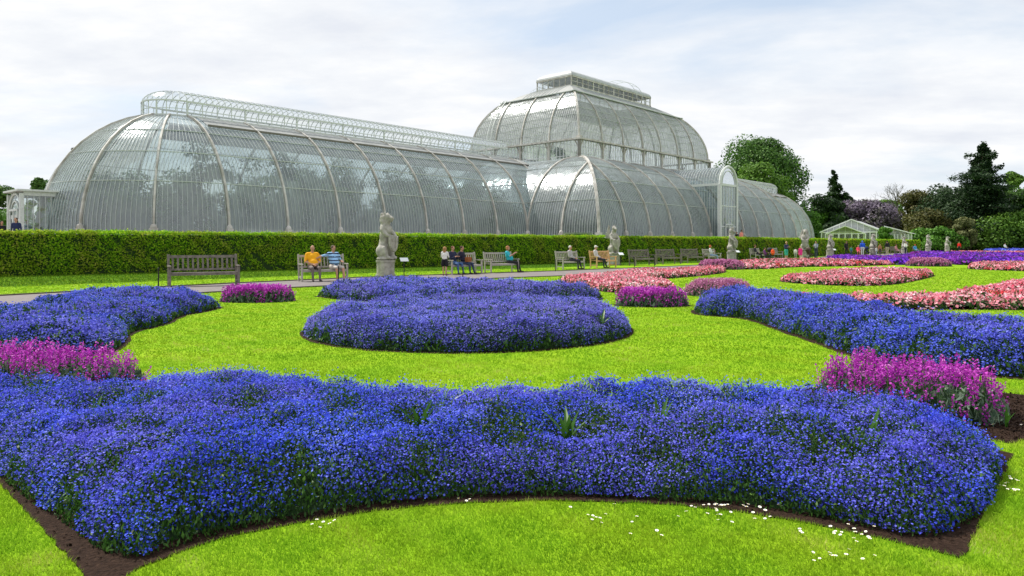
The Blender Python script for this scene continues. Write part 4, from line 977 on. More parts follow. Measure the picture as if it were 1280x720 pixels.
T_ = [
 ('dark green oak cropped by the left edge of the photo', -22, 88, 206, 76, 'oak', 'round'),
 ('small rounded green tree just above the left porch roof', 50, 120, 213, 40, 'oak', 'round'),
 ('dark pine whose tip shows behind the left rounded end of the glasshouse', 92, 95, 186, 26, 'darktree', 'conifer'),
 ('bright green shrubby tree at the far left beside the porch', 12, 60, 252, 62, 'brighttree', 'round'),
 ('tall broad oak rising behind the right part of the glasshouse', 946, 150, 167, 124, 'oak', 'round'),
 ('lighter green tree in front of the tall broad oak', 952, 128, 200, 86, 'lighttree', 'round'),
 ('golden yellow tree glimpsed behind the glasshouse roof', 947, 116, 232, 54, 'yellowtree', 'round'),
 ('dark pointed conifer above the bright green trees', 1043, 190, 214, 44, 'darktree', 'conifer'),
 ('dark green tree behind the bright green ones, left of the purple tree', 1030, 165, 240, 60, 'darktree', 'round'),
 ('second dark tree right of the pointed conifer', 1060, 190, 240, 36, 'darktree', 'round'),
 ('bright green tree standing left, next to the end of the glasshouse', 1008, 152, 263, 50, 'brighttree', 'round'),
 ('bright green tree between the glasshouse end and the white house', 1035, 165, 259, 46, 'brighttree', 'round'),
 ('wide tree covered in purple blossom behind the small white glasshouse', 1084, 165, 248, 84, 'purpletree', 'round'),
 ('olive green tree right behind the purple tree', 1108, 200, 246, 44, 'lighttree', 'round'),
 ('pale leafless tree beyond the purple tree', 1127, 190, 226, 44, 'barepale', 'bare'),
 ('brownish green tree between the purple tree and the dark pine', 1146, 168, 234, 58, 'browntree', 'round'),
 ('wide russet shrub below the brownish tree', 1160, 150, 264, 66, 'browntree', 'round'),
 ('dark flat-topped pine left of the tall cedar', 1168, 185, 230, 70, 'darktree', 'round'),
 ('tall dark cedar with layered branches dominating the right side', 1228, 150, 180, 112, 'cedar', 'conifer'),
 ('dark green tree filling the gap at the foot of the cedar', 1212, 158, 232, 110, 'darktree', 'round'),
 ('pale green slender tree right of the cedar', 1268, 165, 204, 34, 'lighttree', 'round'),
 ('mid green tree cut by the right edge of the photo', 1290, 150, 226, 70, 'oak', 'round'),
 ('bright green wide bush at the right edge behind the dark hedge', 1266, 145, 268, 96, 'lighttree', 'round'),
 ('grey-green feathery bush in front of the cedar', 1204, 142, 270, 32, 'palebush', 'round'),
 ('lime green low bush left of the grey-green feathery bush', 1168, 142, 284, 60, 'brighttree', 'round'),
 ('small green tree standing in front of the small white glasshouse', 1106, 118, 283, 22, 'brighttree', 'round')]
for i, (lab, x, Y, yt, w, m, k) in enumerate(T_):
    low = 'bush' in lab or 'shrub' in lab
    tree(lab, x, Y, yt, w, m, k, 20+i, z0f=.02 if low else .06, nl=(42000 if w > 100 else 26000 if w > 70 else 13000) if k == 'round' else (30000 if w > 60 else 9000), nb=(90 if w > 100 else 64 if w > 70 else 38), name='shrub' if low else {'round': 'broadleaf_tree', 'conifer': 'conifer', 'bare': 'bare_tree'}[k])

# ------------------------------------------------------------------ small white glasshouse far off
def small_house():
    Y = 136; X0, _ = at(1027, Y); sc_ = Y/F
    t = thing('small_glasshouse', 'small white-framed glasshouse with low gabled roofs in front of the purple tree', 'glasshouse', (X0, Y, 0), R(-34))
    w = 10.5; hw = 3.6; hr_ = 5.9; dp = 12
    fr = MB(); gl_ = MB(); rf = MB()
    rf.add([(0, 0, hw), (w, 0, hw), (w/2, 0, hr_)], [(0, 1, 2)]); gl_.add([(0, 0, 0), (w, 0, 0), (w, 0, hw), (0, 0, hw)], [(0, 1, 2, 3)])
    rf.add([(-.3, -.2, hw-.1), (w/2, -.2, hr_), (w/2, dp, hr_), (-.3, dp, hw-.1)], [(0, 1, 2, 3)]); rf.add([(w/2, -.2, hr_), (w+.3, -.2, hw-.1), (w+.3, dp, hw-.1), (w/2, dp, hr_)], [(0, 1, 2, 3)])
    rf.add([(w, 1.8, 4.7), (w+4.6, 1.8, 3.3), (w+4.6, dp, 3.3), (w, dp, 4.7)], [(0, 1, 2, 3)]); gl_.add([(w, 2, 0), (w+4.5, 2, 0), (w+4.5, 2, 3.25), (w, 2, 4.65)], [(0, 1, 2, 3)])
    gl_.add([(0, 0, 0), (0, dp, 0), (0, dp, hw), (0, 0, hw)], [(0, 1, 2, 3)])
    fr.tube([(-.3, -.28, hw), (w/2, -.28, hr_+.1), (w+.3, -.28, hw)], .14, 4); fr.box((w/2, -.1, hw), (w, .18, .2)); fr.tube([(w, 1.75, 4.7), (w+4.6, 1.75, 3.32)], .12, 4)
    for i in range(11): fr.box((w*i/10, -.1, hw/2), (.16, .16, hw))
    for i in range(9): x = w*(i+1)/10; z = hw+(hr_-hw)*(1-abs(x-w/2)/(w/2)); fr.box((x, -.08, (hw+z)/2), (.08, .1, z-hw))
    for i in range(8): fr.box((w+4.5*(i+1)/8, 1.95, 1.6), (.12, .12, 3.2))
    # smaller projecting gable in front
    pf = MB(); pc = w*.42; pw = 3.4
    pf.tube([(pc-pw, -1.6, 3.3), (pc, -1.6, 4.75), (pc+pw, -1.6, 3.3)], .13, 4)
    for i in range(7): pf.box((pc-pw+2*pw*i/6, -1.6, 1.65), (.16, .16, 3.3))
    pf.box((pc, -1.6, 3.3), (2*pw, .14, .14)); pf.add([(pc-pw, -1.6, 3.3), (pc, -1.6, 4.75), (pc, 0, 4.75), (pc-pw, 0, 3.3)], [(0, 1, 2, 3)]); pf.add([(pc, -1.6, 4.75), (pc+pw, -1.6, 3.3), (pc+pw, 0, 3.3), (pc, 0, 4.75)], [(0, 1, 2, 3)])
    gl_.build('glass_wall', M['glass_dome'], t); fr.build('frame', M['white'], t); rf.build('roof', M['paleroof'], t); pf.build('entrance_porch', M['white'], t)
small_house()
cb = MB(); cb.box((0, 0, .55), (1.6, 1.0, 1.1)); cb.box((0, 0, 1.14), (1.9, 1.2, .1)); 
cbo = cb.build('utility_cabinet', M['cabinet']); X, Y = at(722, 54.3); cbo.location = (X, Y, 1.1); cbo.rotation_euler = (0, 0, R(40)); tag(cbo, 'pale green flat-topped cabinet showing above the hedge near the centre', 'cabinet')

# ------------------------------------------------------------------ benches
def make_bench(mat, label, W_=1.8):
    t = thing('park_bench', label, 'bench')
    s = MB(); 
    for i in range(6): s.box((0, -.21+.085*i, .44), (W_-.1, .065, .025))
    s.box((0, -.25, .40), (W_-.1, .035, .08)); s.build('seat', M[mat], t)
    b = MB(); tilt = R(-12)
    def bp(z): return .24+(z-.44)*.2
    b.box((0, bp(.96), .96), (W_-.1, .04, .09), rx=tilt); b.box((0, bp(.54), .54), (W_-.1, .035, .06), rx=tilt)
    n = 13
    for i in range(n): b.box((-W_/2+.14+(W_-.28)*i/(n-1), bp(.75), .75), (.05, .02, .38), rx=tilt)
    b.build('backrest', M[mat], t)
    for sx_ in (-1, 1):
        a = MB(); a.box((sx_*(W_/2-.03), -.03, .66), (.075, .56, .035)); a.ball((sx_*(W_/2-.03), -.31, .655), (.04, .05, .03), 0, 8, 6); a.build('armrest', M[mat], t)
        l = MB(); l.box((sx_*(W_/2-.03), -.25, .325), (.065, .065, .64)); l.build('leg', M[mat], t)
        l = MB(); l.tube([(sx_*(W_/2-.03), .24, 0), (sx_*(W_/2-.03), .24, .44), (sx_*(W_/2-.03), bp(1.04), 1.04)], .042, 4); l.build('leg', M[mat], t)
        r_ = MB(); r_.box((sx_*(W_/2-.03), 0, .16), (.045, .44, .05)); r_.build('stretcher', M[mat], t)
    return t
protos = {}
BP = {}
def bench(key, x, Y, rz, mat, label):
    X, _ = at(x, Y)
    if mat not in protos: t = protos[mat] = make_bench(mat, label)
    else: t = copy_tree(protos[mat])
    t.location = (X, Y, .004); t.rotation_euler = (0, 0, R(rz)); tag(t, label, 'bench', 'wooden benches along the path'); BP[key] = (X, Y, R(rz))
    if key == 'A': t.scale = (1.24, 1.02, 1.04)
bench('A', 255, 24.2, 30, 'teak', 'empty dark weathered bench at the left, in front of the hedge')
bench('B', 404, 27.4, 30, 'teak_pale', 'weathered bench shared by the man in yellow and the man in stripes')
bench('C', 580, 33.6, 40, 'teak_pale', 'grey bench with the couple in navy next to the girl in white')
bench('D', 627, 35.4, 40, 'teak_pale', 'grey bench with the woman in turquoise at its right end')
bench('E', 713, 40.0, 42, 'teak_pale', 'grey bench with the white-haired man in a grey shirt')
bench('F', 754, 42.6, 42, 'teak_new', 'new golden-brown bench in front of the second stone beast')
bench('G', 803, 47, 43, 'teak', 'empty bench just right of the golden-brown bench')
bench('H', 836, 50, 43, 'teak', 'empty bench second right of the golden-brown bench')
bench('I', 866, 53, 43, 'teak', 'empty bench next to the one with the red-haired visitor')
bench('J', 890, 56.5, 43, 'teak_pale', 'pale bench with the red-haired visitor left of the third stone beast')
bench('K', 947, 64.5, 44, 'teak_pale', 'pale bench with the dark-clothed visitor right of the third stone beast')
bench('L', 970, 69, 44, 'teak_pale', 'pale bench behind the boy in green shorts')
bench('M', 1100, 90, 45, 'teak', 'far bench behind the man in black top and khaki trousers')
bench('N', 1119, 96, 45, 'teak', 'far bench left of the person in a white shirt')
bench('O', 1146, 108, 45, 'teak', 'farthest bench behind the visitor in sky blue')

# ------------------------------------------------------------------ remeshed figures
def seg_d(X, p, q, r1, r2):
    p, q = np.array(p, float), np.array(q, float); ab = q-p; t = np.clip(((X-p)@ab)/(ab@ab+1e-12), 0, 1)
    return np.linalg.norm(X-(p+t[:, None]*ab), axis=1)-(r1+(r2-r1)*t)
def figure(prims, voxel, name, mats, parent, extra=None, smooth_it=2):
    """prims: ('c',p,q,r1,r2,mat) or ('b',c,(rx,ry,rz),mat) merged into one continuous skin"""
    mb = MB()
    for p in prims:
        if p[0] == 'c':
            a, b = np.array(p[1], float), np.array(p[2], float); e = b-a; l = np.linalg.norm(e)+1e-9; e /= l; pts, rr = [], []
            for k in (0, 30, 60, 90): pts.append(a-e*p[3]*cos(R(k))*1); rr.append(max(p[3]*sin(R(k)), .002))
            for k in (90, 60, 30, 0): pts.append(b+e*p[4]*cos(R(k))); rr.append(max(p[4]*sin(R(k)), .002))
            mb.tube(pts, rr, 10, 0, True)
        else: mb.ball(p[1], p[2], 0, 14, 10)
    me = bpy.data.meshes.new('tmp'); me.from_pydata(mb.v, [], mb.f); ob = bpy.data.objects.new('tmp', me); COL.objects.link(ob)
    md = ob.modifiers.new('r', 'REMESH'); md.mode = 'VOXEL'; md.voxel_size = voxel
    sm = ob.modifiers.new('s', 'SMOOTH'); sm.iterations = smooth_it; sm.factor = .5
    dg = bpy.context.evaluated_depsgraph_get(); ev = ob.evaluated_get(dg); m2 = ev.to_mesh()
    v = np.empty(len(m2.vertices)*3, np.float32); m2.vertices.foreach_get('co', v); v = v.reshape(-1, 3)
    f = [tuple(p.vertices) for p in m2.polygons]; ev.to_mesh_clear(); bpy.data.objects.remove(ob); bpy.data.meshes.remove(me)
    C = np.array([v[list(q)].mean(0) for q in f])
    best = np.full(len(C), 1e9); mi = np.zeros(len(C), int)
    for p in prims:
        if p[0] == 'c': d = seg_d(C, p[1], p[2], p[3], p[4])
        else: r = np.array(p[2]); d = (np.linalg.norm((C-np.array(p[1]))/r, axis=1)-1)*r.min()
        k = d < best; best[k] = d[k]; mi[k] = p[-1]
    v = [tuple(q) for q in v]; mi = list(mi)
    if extra is not None:
        o = len(v); v += extra.v; f += [tuple(i+o for i in q) for q in extra.f]; mi += extra.m
    return mesh_obj(name, v, f, mats, parent, mi, True)
SKIN = (.50, .28, .19); SKIN_D = (.17, .085, .05)
def person(label, x, Y, rz, pose='stand', top=(.1, .1, .1), legs=(.05, .05, .07), skin=SKIN, hair=(.1, .06, .03), hairstyle='short', H=1.72, z0=0, sleeves='long', shorts=False, skirt=False, arms='down', shoes=(.04, .03, .03), stripes=None, build=1.0, group='garden visitors', cap=None, hold=None, head_turn=0, vox=None, hscale=1.0):
    X, Y = Y if isinstance(Y, tuple) else at(x, Y)
    s = H/1.72; mats = [cmat('skin', skin), cmat('cloth_top', top), cmat('cloth_legs', legs), cmat('shoe', shoes), M['eye'], cmat('stripe', stripes or top)]
    t = thing('person', label, 'person', (X, Y, z0), rz, group)
    b = build; pr = []
    if pose == 'stand': hipz = .92; dz = 0
    else: hipz = .53; dz = 0
    sh = hipz+.50; lean = .06 if pose == 'sit' else 0       # facing -y
    yb = .02
    hx = .10*b; shx = .185*b
    def P(x_, y_, z_): return (x_*s, y_*s, z_*s)
    def c(p, q, r1, r2, m): pr.append(('c', P(*p), P(*q), r1*s, r2*s, m))
    def bl(p, r, m): pr.append(('b', P(*p), tuple(k*s for k in r), m))
    ys = yb+(.10 if pose == 'sit' else 0)       # shoulders lean back when seated
    bl((0, yb, hipz+.03), (.165*b, .125*b, .12), 2); bl((0, yb+.01, hipz+.17), (.155*b, .12*b, .15), 1); bl((0, (yb+ys)/2+.01, hipz+.33), (.175*b, .12*b, .18), 1)
    c((-shx+.04, ys, sh-.02), (shx-.04, ys, sh-.02), .075, .075, 1)
    if b > 1.1: bl((0, yb-.07, hipz+.17), (.15*b, .13*b, .14), 1)
    if stripes:
        pass
    c((0, ys, sh), (0, ys-.02, sh+.10), .055, .05, 0)
    hz = sh+.19; hy = ys-.035; ht = head_turn
    def hd(x_, y_, z_): return (x_*cos(ht)-y_*sin(ht), hy+x_*sin(ht)+y_*cos(ht), hz+z_)
    bl((0, hy, hz+.01), (.075, .092, .108), 0); bl(hd(0, -.035, -.05), (.052, .05, .058), 0); bl(hd(0, -.098, -.008), (.013, .02, .024), 0)
    for q in (-1, 1): bl(hd(q*.078, .005, 0), (.012, .022, .03), 0)
    ft = []
    for q in (-1, 1):
        if pose == 'stand':
            kn = (q*.095, yb-.01, .49); an = (q*.09, yb+.02, .09); hip_ = (q*hx, yb, hipz)
        else:
            kn = (q*.13, -.42, .50); an = (q*.12, -.44-(.10 if q > 0 else .02), .09); hip_ = (q*hx, yb-.02, hipz-.01)
        if skirt:
            c(hip_, (hip_[0]*1.2, hip_[1]+(kn[1]-hip_[1])*.6, hip_[2]+(kn[2]-hip_[2])*.6), .11, .12, 2); c(kn, an, .052, .036, 0); c(hip_, kn, .08, .052, 0)
        else:
            c(hip_, kn, .092*b, .062, 2); c(kn, an, .058, .042, 0 if shorts else 2)
        c((an[0], an[1], .055), (an[0]+q*.02, an[1]-.15, .04), .042, .035, 3)
        # arms
        shp = (q*shx, ys, sh-.04)
        if arms == 'down': el = (q*(shx+.05), ys+.02, sh-.33); wr = (q*(shx+.05), ys-.05, sh-.57)
        elif arms == 'lap': el = (q*(shx+.06), ys-.06, sh-.30); wr = (q*.05, ys-.33, sh-.40)
        elif arms == 'front': el = (q*(shx+.05), ys-.08, sh-.29); wr = (q*.10, ys-.32, sh-.20)
        elif arms == 'spread': el = (q*(shx+.22), ys+.04, sh-.10) if q < 0 else (q*(shx+.08), ys-.06, sh-.28); wr = (q*(shx+.40), ys+.02, sh-.16) if q < 0 else (q*.20, ys-.33, sh-.30)
        elif arms == 'raise': el = (q*(shx+.04), ys-.16, sh-.22); wr = (q*.07, ys-.40, sh-.06)
        else: el = (q*(shx+.04), ys-.1, sh-.3); wr = (q*.2, ys-.36, sh-.3)
        c(shp, el, .058, .045, 1)
        c(el, wr, .042, .030, 1 if sleeves == 'long' else 0)
        if sleeves == 'short': 
            mid = tuple((shp[i]+el[i])/2 for i in range(3)); 
        e = np.array(wr)-np.array(el); e /= np.linalg.norm(e); hnd = tuple(np.array(wr)+e*.06)
        c(wr, hnd, .030, .036, 0); ft.append((hnd, e, q))
    ex = MB()
    for hnd, e, q in ft:       # five fingers per hand, curled
        side = np.cross(e, [0, 0, 1.]); side = side/(np.linalg.norm(side)+1e-6) if np.linalg.norm(side) > .1 else np.array([1., 0, 0]); dn = np.cross(side, e); dn *= -1 if dn[2] > 0 else 1
        for i, l in enumerate((.062, .072, .068, .052)):
            a = np.array(hnd)+side*(i-1.5)*.019+e*.02; m_ = a+e*l*.55+dn*.008; z_ = m_+e*l*.25+dn*l*.4
            ex.tube([P(*a), P(*m_), P(*z_)], [.0095*s, .009*s, .007*s], 6, 0)
        a = np.array(hnd)-side*.03*q-e*.03; ex.tube([P(*a), P(*(a-side*.02*q+e*.03)), P(*(a-side*.012*q+e*.055+dn*.01))], [.012*s, .011*s, .008*s], 6, 0)
    for q in (-1, 1): ex.ball(P(*hd(q*.03, -.082, .012)), .010*s, 4, 6, 5)
    c0, c1 = P(*hd(-.022, -.088, -.052)), P(*hd(.022, -.088, -.052)); ex.tube([c0, c1], .005*s, 5, 4)
    bo = figure(pr, (vox or (.018 if (Y or 50) < 45 else .026))*s, 'body', mats, t, ex, 3)
    if stripes:   # knitted stripes: pattern of the shirt
        me = bo.data; zs_ = [p.center[2] for p in me.polygons]
        for p, z_ in zip(me.polygons, zs_):
            if p.material_index == 1 and int((z_-.5)/.045) % 3 == 0: p.material_index = 5
    if hair:
        hm = MB(); r0 = (.083, .098, .108)
        if hairstyle == 'bald': pass
        else:
            hm.ball(P(*hd(0, .018, .03)), tuple(k*s*hscale for k in (.086, .094, .096)), 0, 14, 10)
            if hairstyle == 'long': hm.ball(P(*hd(0, .06, -.1)), tuple(k*s*hscale for k in (.085, .05, .17)), 0, 12, 8)
            if hairstyle == 'bob': hm.ball(P(*hd(0, .03, -.03)), tuple(k*s for k in (.095, .08, .09)), 0, 12, 8)
            hm.build('hair', cmat('hair', hair), t, True)
    if cap: 
        cm = MB(); cm.ball(P(*hd(0, .01, .05)), tuple(k*s for k in (.088, .1, .075)), 0, 12, 8); cm.ball(P(*hd(0, -.1, .045)), tuple(k*s for k in (.065, .06, .012)), 0, 10, 6); cm.build('cap', cmat('cap', cap), t, True)
    return t
def on_bench(key, off, fwd=.0):
    X, Y, a = BP[key]; return (X+cos(a)*off+sin(a)*(fwd-.04), Y+sin(a)*off-cos(a)*(fwd-.04)), a
def sit(key, off, label, turn=0, **k):
    (X, Y), a = on_bench(key, off); return person(label, 0, (X, Y), a+turn, 'sit', **k)
NAVY = (.02, .025, .06); JEAN = (.06, .12, .28)
sit('B', -.38, 'bald man in a yellow t-shirt and grey trousers sitting on the bench, hands together', skin=SKIN, top=(.85, .40, .01), legs=(.16, .13, .12), hairstyle='bald', sleeves='short', arms='lap', build=1.15, shoes=(.05, .04, .04), H=1.78)
sit('B', .45, 'man in a blue striped polo and pale shorts, arm along the bench', skin=SKIN, top=(.30, .52, .80), stripes=(.02, .03, .08), legs=(.5, .46, .42), shorts=True, hair=(.10, .07, .05), hairstyle='short', sleeves='short', arms='spread', build=1.18, shoes=(.1, .1, .12), turn=R(12), H=1.78, head_turn=R(15))
person('girl with long fair hair in a white top and black skirt, seen from behind', 556, 32.0, R(165), 'stand', top=(.75, .73, .74), legs=(.012, .012, .018), skirt=True, hair=(.34, .19, .08), hairstyle='long', H=1.28, arms='front', sleeves='short', hscale=1.35)
sit('C', -.55, 'person in a navy jacket and blue jeans sitting nearest the girl in white', top=NAVY, legs=JEAN, hair=(.13, .05, .025), arms='front', turn=R(5), H=1.72)
sit('C', .0, 'person in a dark navy top with a brown bag on the lap', top=(.015, .015, .035), legs=(.04, .06, .12), hair=(.06, .03, .02), arms='lap', turn=R(20))
sit('D', .55, 'woman in a turquoise top and black trousers at the end of a bench', top=(.03, .42, .50), legs=(.02, .02, .025), hair=(.38, .17, .07), hairstyle='bob', arms='raise', turn=R(38), build=1.12, sleeves='short')
sit('E', .15, 'white-haired man in a light grey shirt and dark trousers on the grey bench', top=(.42, .40, .40), legs=(.03, .03, .04), hair=(.65, .62, .58), arms='lap', turn=R(20), skin=(.55, .28, .2))
sit('F', -.5, 'older man in a pale cap and light shirt sitting on the golden-brown bench', top=(.55, .52, .52), legs=(.03, .03, .045), hair=(.5, .48, .45), cap=(.7, .68, .62), arms='lap', turn=R(22))
sit('J', .0, 'red-haired visitor in a white top and pale jeans sitting sideways by the third stone beast', top=(.6, .64, .66), legs=(.25, .35, .48), hair=(.42, .09, .03), hairstyle='bob', arms='front', turn=R(30))
sit('K', -.2, 'visitor in dark clothes on the pale bench, turned to the right', top=(.02, .02, .03), legs=(.02, .02, .03), hair=(.13, .06, .03), arms='lap', turn=R(25))
person('crouching visitor in purple and black beside the bench', 957, 61.5, R(60), 'sit', top=(.16, .04, .17), legs=(.02, .02, .03), hair=(.02, .015, .01), arms='front', H=1.6, z0=-.12)
person('fair-haired boy in a dark top and green shorts standing on the path', 983, 60.5, R(20), 'stand', top=(.03, .04, .09), legs=(.05, .42, .32), shorts=True, hair=(.55, .38, .18), arms='front', H=1.62)
person('small child in white beside the child in bright pink', 994.5, 66, R(150), 'stand', top=(.7, .68, .68), legs=(.4, .4, .42), hair=(.05, .03, .02), H=1.05)
person('child in bright pink dress seen from behind', 1000.5, 64, R(180), 'stand', top=(.85, .04, .28), legs=(.85, .04, .28), skirt=True, hair=(.55, .35, .15), hairstyle='long', H=1.2)
person('visitor in a grey-blue jacket bending over the pushchair', 1020, 70, R(-60), 'stand', top=(.24, .28, .34), legs=(.04, .05, .08), hair=(.08, .05, .04), arms='front', H=1.7)
person('man all in black standing on the path before the clipped hedge', 1058, 87, R(10), 'stand', top=(.02, .018, .02), legs=(.015, .015, .02), hair=(.02, .015, .01), H=1.75)
person('child in a green top beside the man in black', 1064, 88, R(0), 'stand', top=(.05, .35, .26), legs=(.05, .1, .2), hair=(.05, .03, .02), H=1.1)
person('visitor in a red and pink jacket sitting low near the blue coat', 1073, 86, R(-20), 'sit', top=(.75, .06, .12), legs=(.5, .1, .15), hair=(.35, .25, .15), H=1.6, arms='lap')
person('visitor in a bright blue coat and white trousers seen from behind', 1078, 84, R(175), 'stand', top=(.02, .10, .70), legs=(.6, .62, .65), hair=(.1, .2, .6), hairstyle='bob', H=1.78, build=1.15)
person('small child in white near the sixth stone beast', 1095.5, 86, R(20), 'stand', top=(.7, .7, .72), legs=(.35, .4, .5), hair=(.2, .1, .05), H=1.05)
person('visitor in a brown-orange top standing behind the stone beast', 1100, 87, R(-10), 'stand', top=(.42, .2, .1), legs=(.08, .07, .06), hair=(.1, .05, .03), H=1.4)
person('man in a black top and khaki trousers standing on the path', 1109, 85, R(185), 'stand', top=(.015, .015, .02), legs=(.42, .36, .28), hair=(.02, .02, .02), H=1.78, build=1.1)
person('visitor in a dusty pink top sitting on the far bench', 1121, 95, R(35), 'sit', top=(.5, .22, .25), legs=(.3, .2, .2), hair=(.1, .04, .02), arms='lap')
person('visitor in a white shirt and dark trousers standing by the seventh stone beast', 1132, 94, R(30), 'stand', top=(.78, .78, .76), legs=(.02, .025, .05), hair=(.15, .1, .06), arms='front', H=1.7, build=1.15)
person('visitor in a sky blue top sitting by the path with a red cap', 1144.5, 103, R(10), 'sit', top=(.05, .28, .55), legs=(.1, .2, .35), hair=(.3, .05, .03), cap=(.5, .04, .03), arms='lap')
person('man in a bright red shirt walking in front of the dark hedge', 1199, 118, R(-40), 'stand', top=(.75, .02, .02), legs=(.03, .03, .04), hair=(.04, .03, .02), H=1.75)
person('person in white sitting in front of the dark hedge at the far right', 1257, 118, R(20), 'sit', top=(.72, .74, .78), legs=(.05, .06, .12), hair=(.03, .02, .02), arms='lap', z0=.2)
person('woman in a navy top standing outside the left porch', 20, 35.8, R(10), 'stand', top=(.02, .03, .09), legs=(.03, .03, .05), hair=(.03, .02, .015), hairstyle='long', z0=1.1, H=1.66, skin=SKIN)
person('dark-haired visitor in black cut by the left edge beyond the hedge', 2, 36, R(60), 'stand', top=(.015, .015, .02), legs=(.02, .02, .03), hair=(.02, .012, .01), hairstyle='bob', z0=1.1, H=1.5)
person('visitor in grey-blue seen through the glass of the left porch', 34, 40.6, R(0), 'stand', top=(.12, .2, .32), legs=(.04, .04, .06), hair=(.05, .03, .02), z0=1.1, H=1.7)
person('visitor in a salmon pink top above the hedge by the tall porch', 927, 68.5, R(30), 'stand', top=(.85, .30, .24), legs=(.1, .1, .14), hair=(.02, .015, .01), z0=1.1, H=1.68)
person('visitor in black next to the salmon pink top above the hedge', 921, 69, R(-60), 'stand', top=(.015, .015, .02), legs=(.02, .02, .03), hair=(.02, .015, .01), z0=1.1, H=1.5, arms='front')
# bags, backpack and pushchairs
(X, Y), a = on_bench('C', .06, .30); bg_ = MB(); bg_.box((0, 0, .11), (.34, .14, .22)); bg_.box((0, -.075, .15), (.32, .02, .12)); bg_.tube([(-.1, 0, .21), (-.07, 0, .32), (.07, 0, .32), (.1, 0, .21)], .012, 6)
o = bg_.build('handbag', cmat('brown_leather', (.30, .10, .03))); o.location = (X, Y, .59); o.rotation_euler = (0, 0, a+.3); tag(o, 'brown leather bag on the lap of the person in dark navy', 'bag')
bp_ = MB(); bp_.ball((0, 0, .24), (.18, .14, .26), 0, 12, 8); bp_.ball((0, -.12, .16), (.12, .07, .13), 0, 10, 6); bp_.tube([(-.05, 0, .47), (0, 0, .54), (.05, 0, .47)], .015, 6)
o = bp_.build('backpack', cmat('orange_nylon', (.80, .10, .02)), None, True); X, Y = at(966, 62); o.location = (X, Y, .45); tag(o, 'orange-red backpack on the seat of the pushchair beside the crouching visitor', 'backpack')
def pushchair(x, Y, rz, label, col):
    X, _ = at(x, Y); t = thing('pushchair', label, 'pushchair', (X, Y, .0), rz, 'pushchairs on the path')
    m = cmat('pram_cloth', col); s = MB(); s.box((0, .05, .42), (.4, .5, .08)); s.box((0, .28, .68), (.4, .08, .5), rx=R(-20)); s.build('seat', m, t)
    h = MB(); h.ball((0, .25, .9), (.24, .26, .2), 0, 12, 8); h.build('hood', m, t, True)
    f = MB()
    for q in (-1, 1): f.tube([(q*.22, -.38, .12), (q*.22, .1, .45), (q*.2, .6, 1.02)], .014, 6); f.tube([(q*.22, .38, .12), (q*.22, .0, .4)], .014, 6)
    f.tube([(-.2, .6, 1.02), (.2, .6, 1.02)], .02, 6); f.build('frame', M['black'], t)
    for q in (-1, 1):
        for y in (-.38, .38):
            w = MB(); w.tube([(q*.24+.02*cos(0), y+.12*cos(a_), .12+.12*sin(a_)) for a_ in np.linspace(0, 2*pi, 15)], .02, 6); 
            for a_ in np.linspace(0, pi, 4)[:-1]: w.tube([(q*.24, y-.11*cos(a_), .12-.11*sin(a_)), (q*.24, y+.11*cos(a_), .12+.11*sin(a_))], .006, 4)
            w.build('wheel', M['black'], t)
pushchair(966, 62.4, R(70), 'dark pushchair next to the crouching visitor in purple', (.03, .025, .04))
pushchair(1013, 67.5, R(110), 'dark pushchair with a tan hood in front of the fourth stone beast', (.10, .07, .05))
pushchair(1086, 86, R(80), 'navy pushchair right of the bright blue coat', (.02, .03, .07))

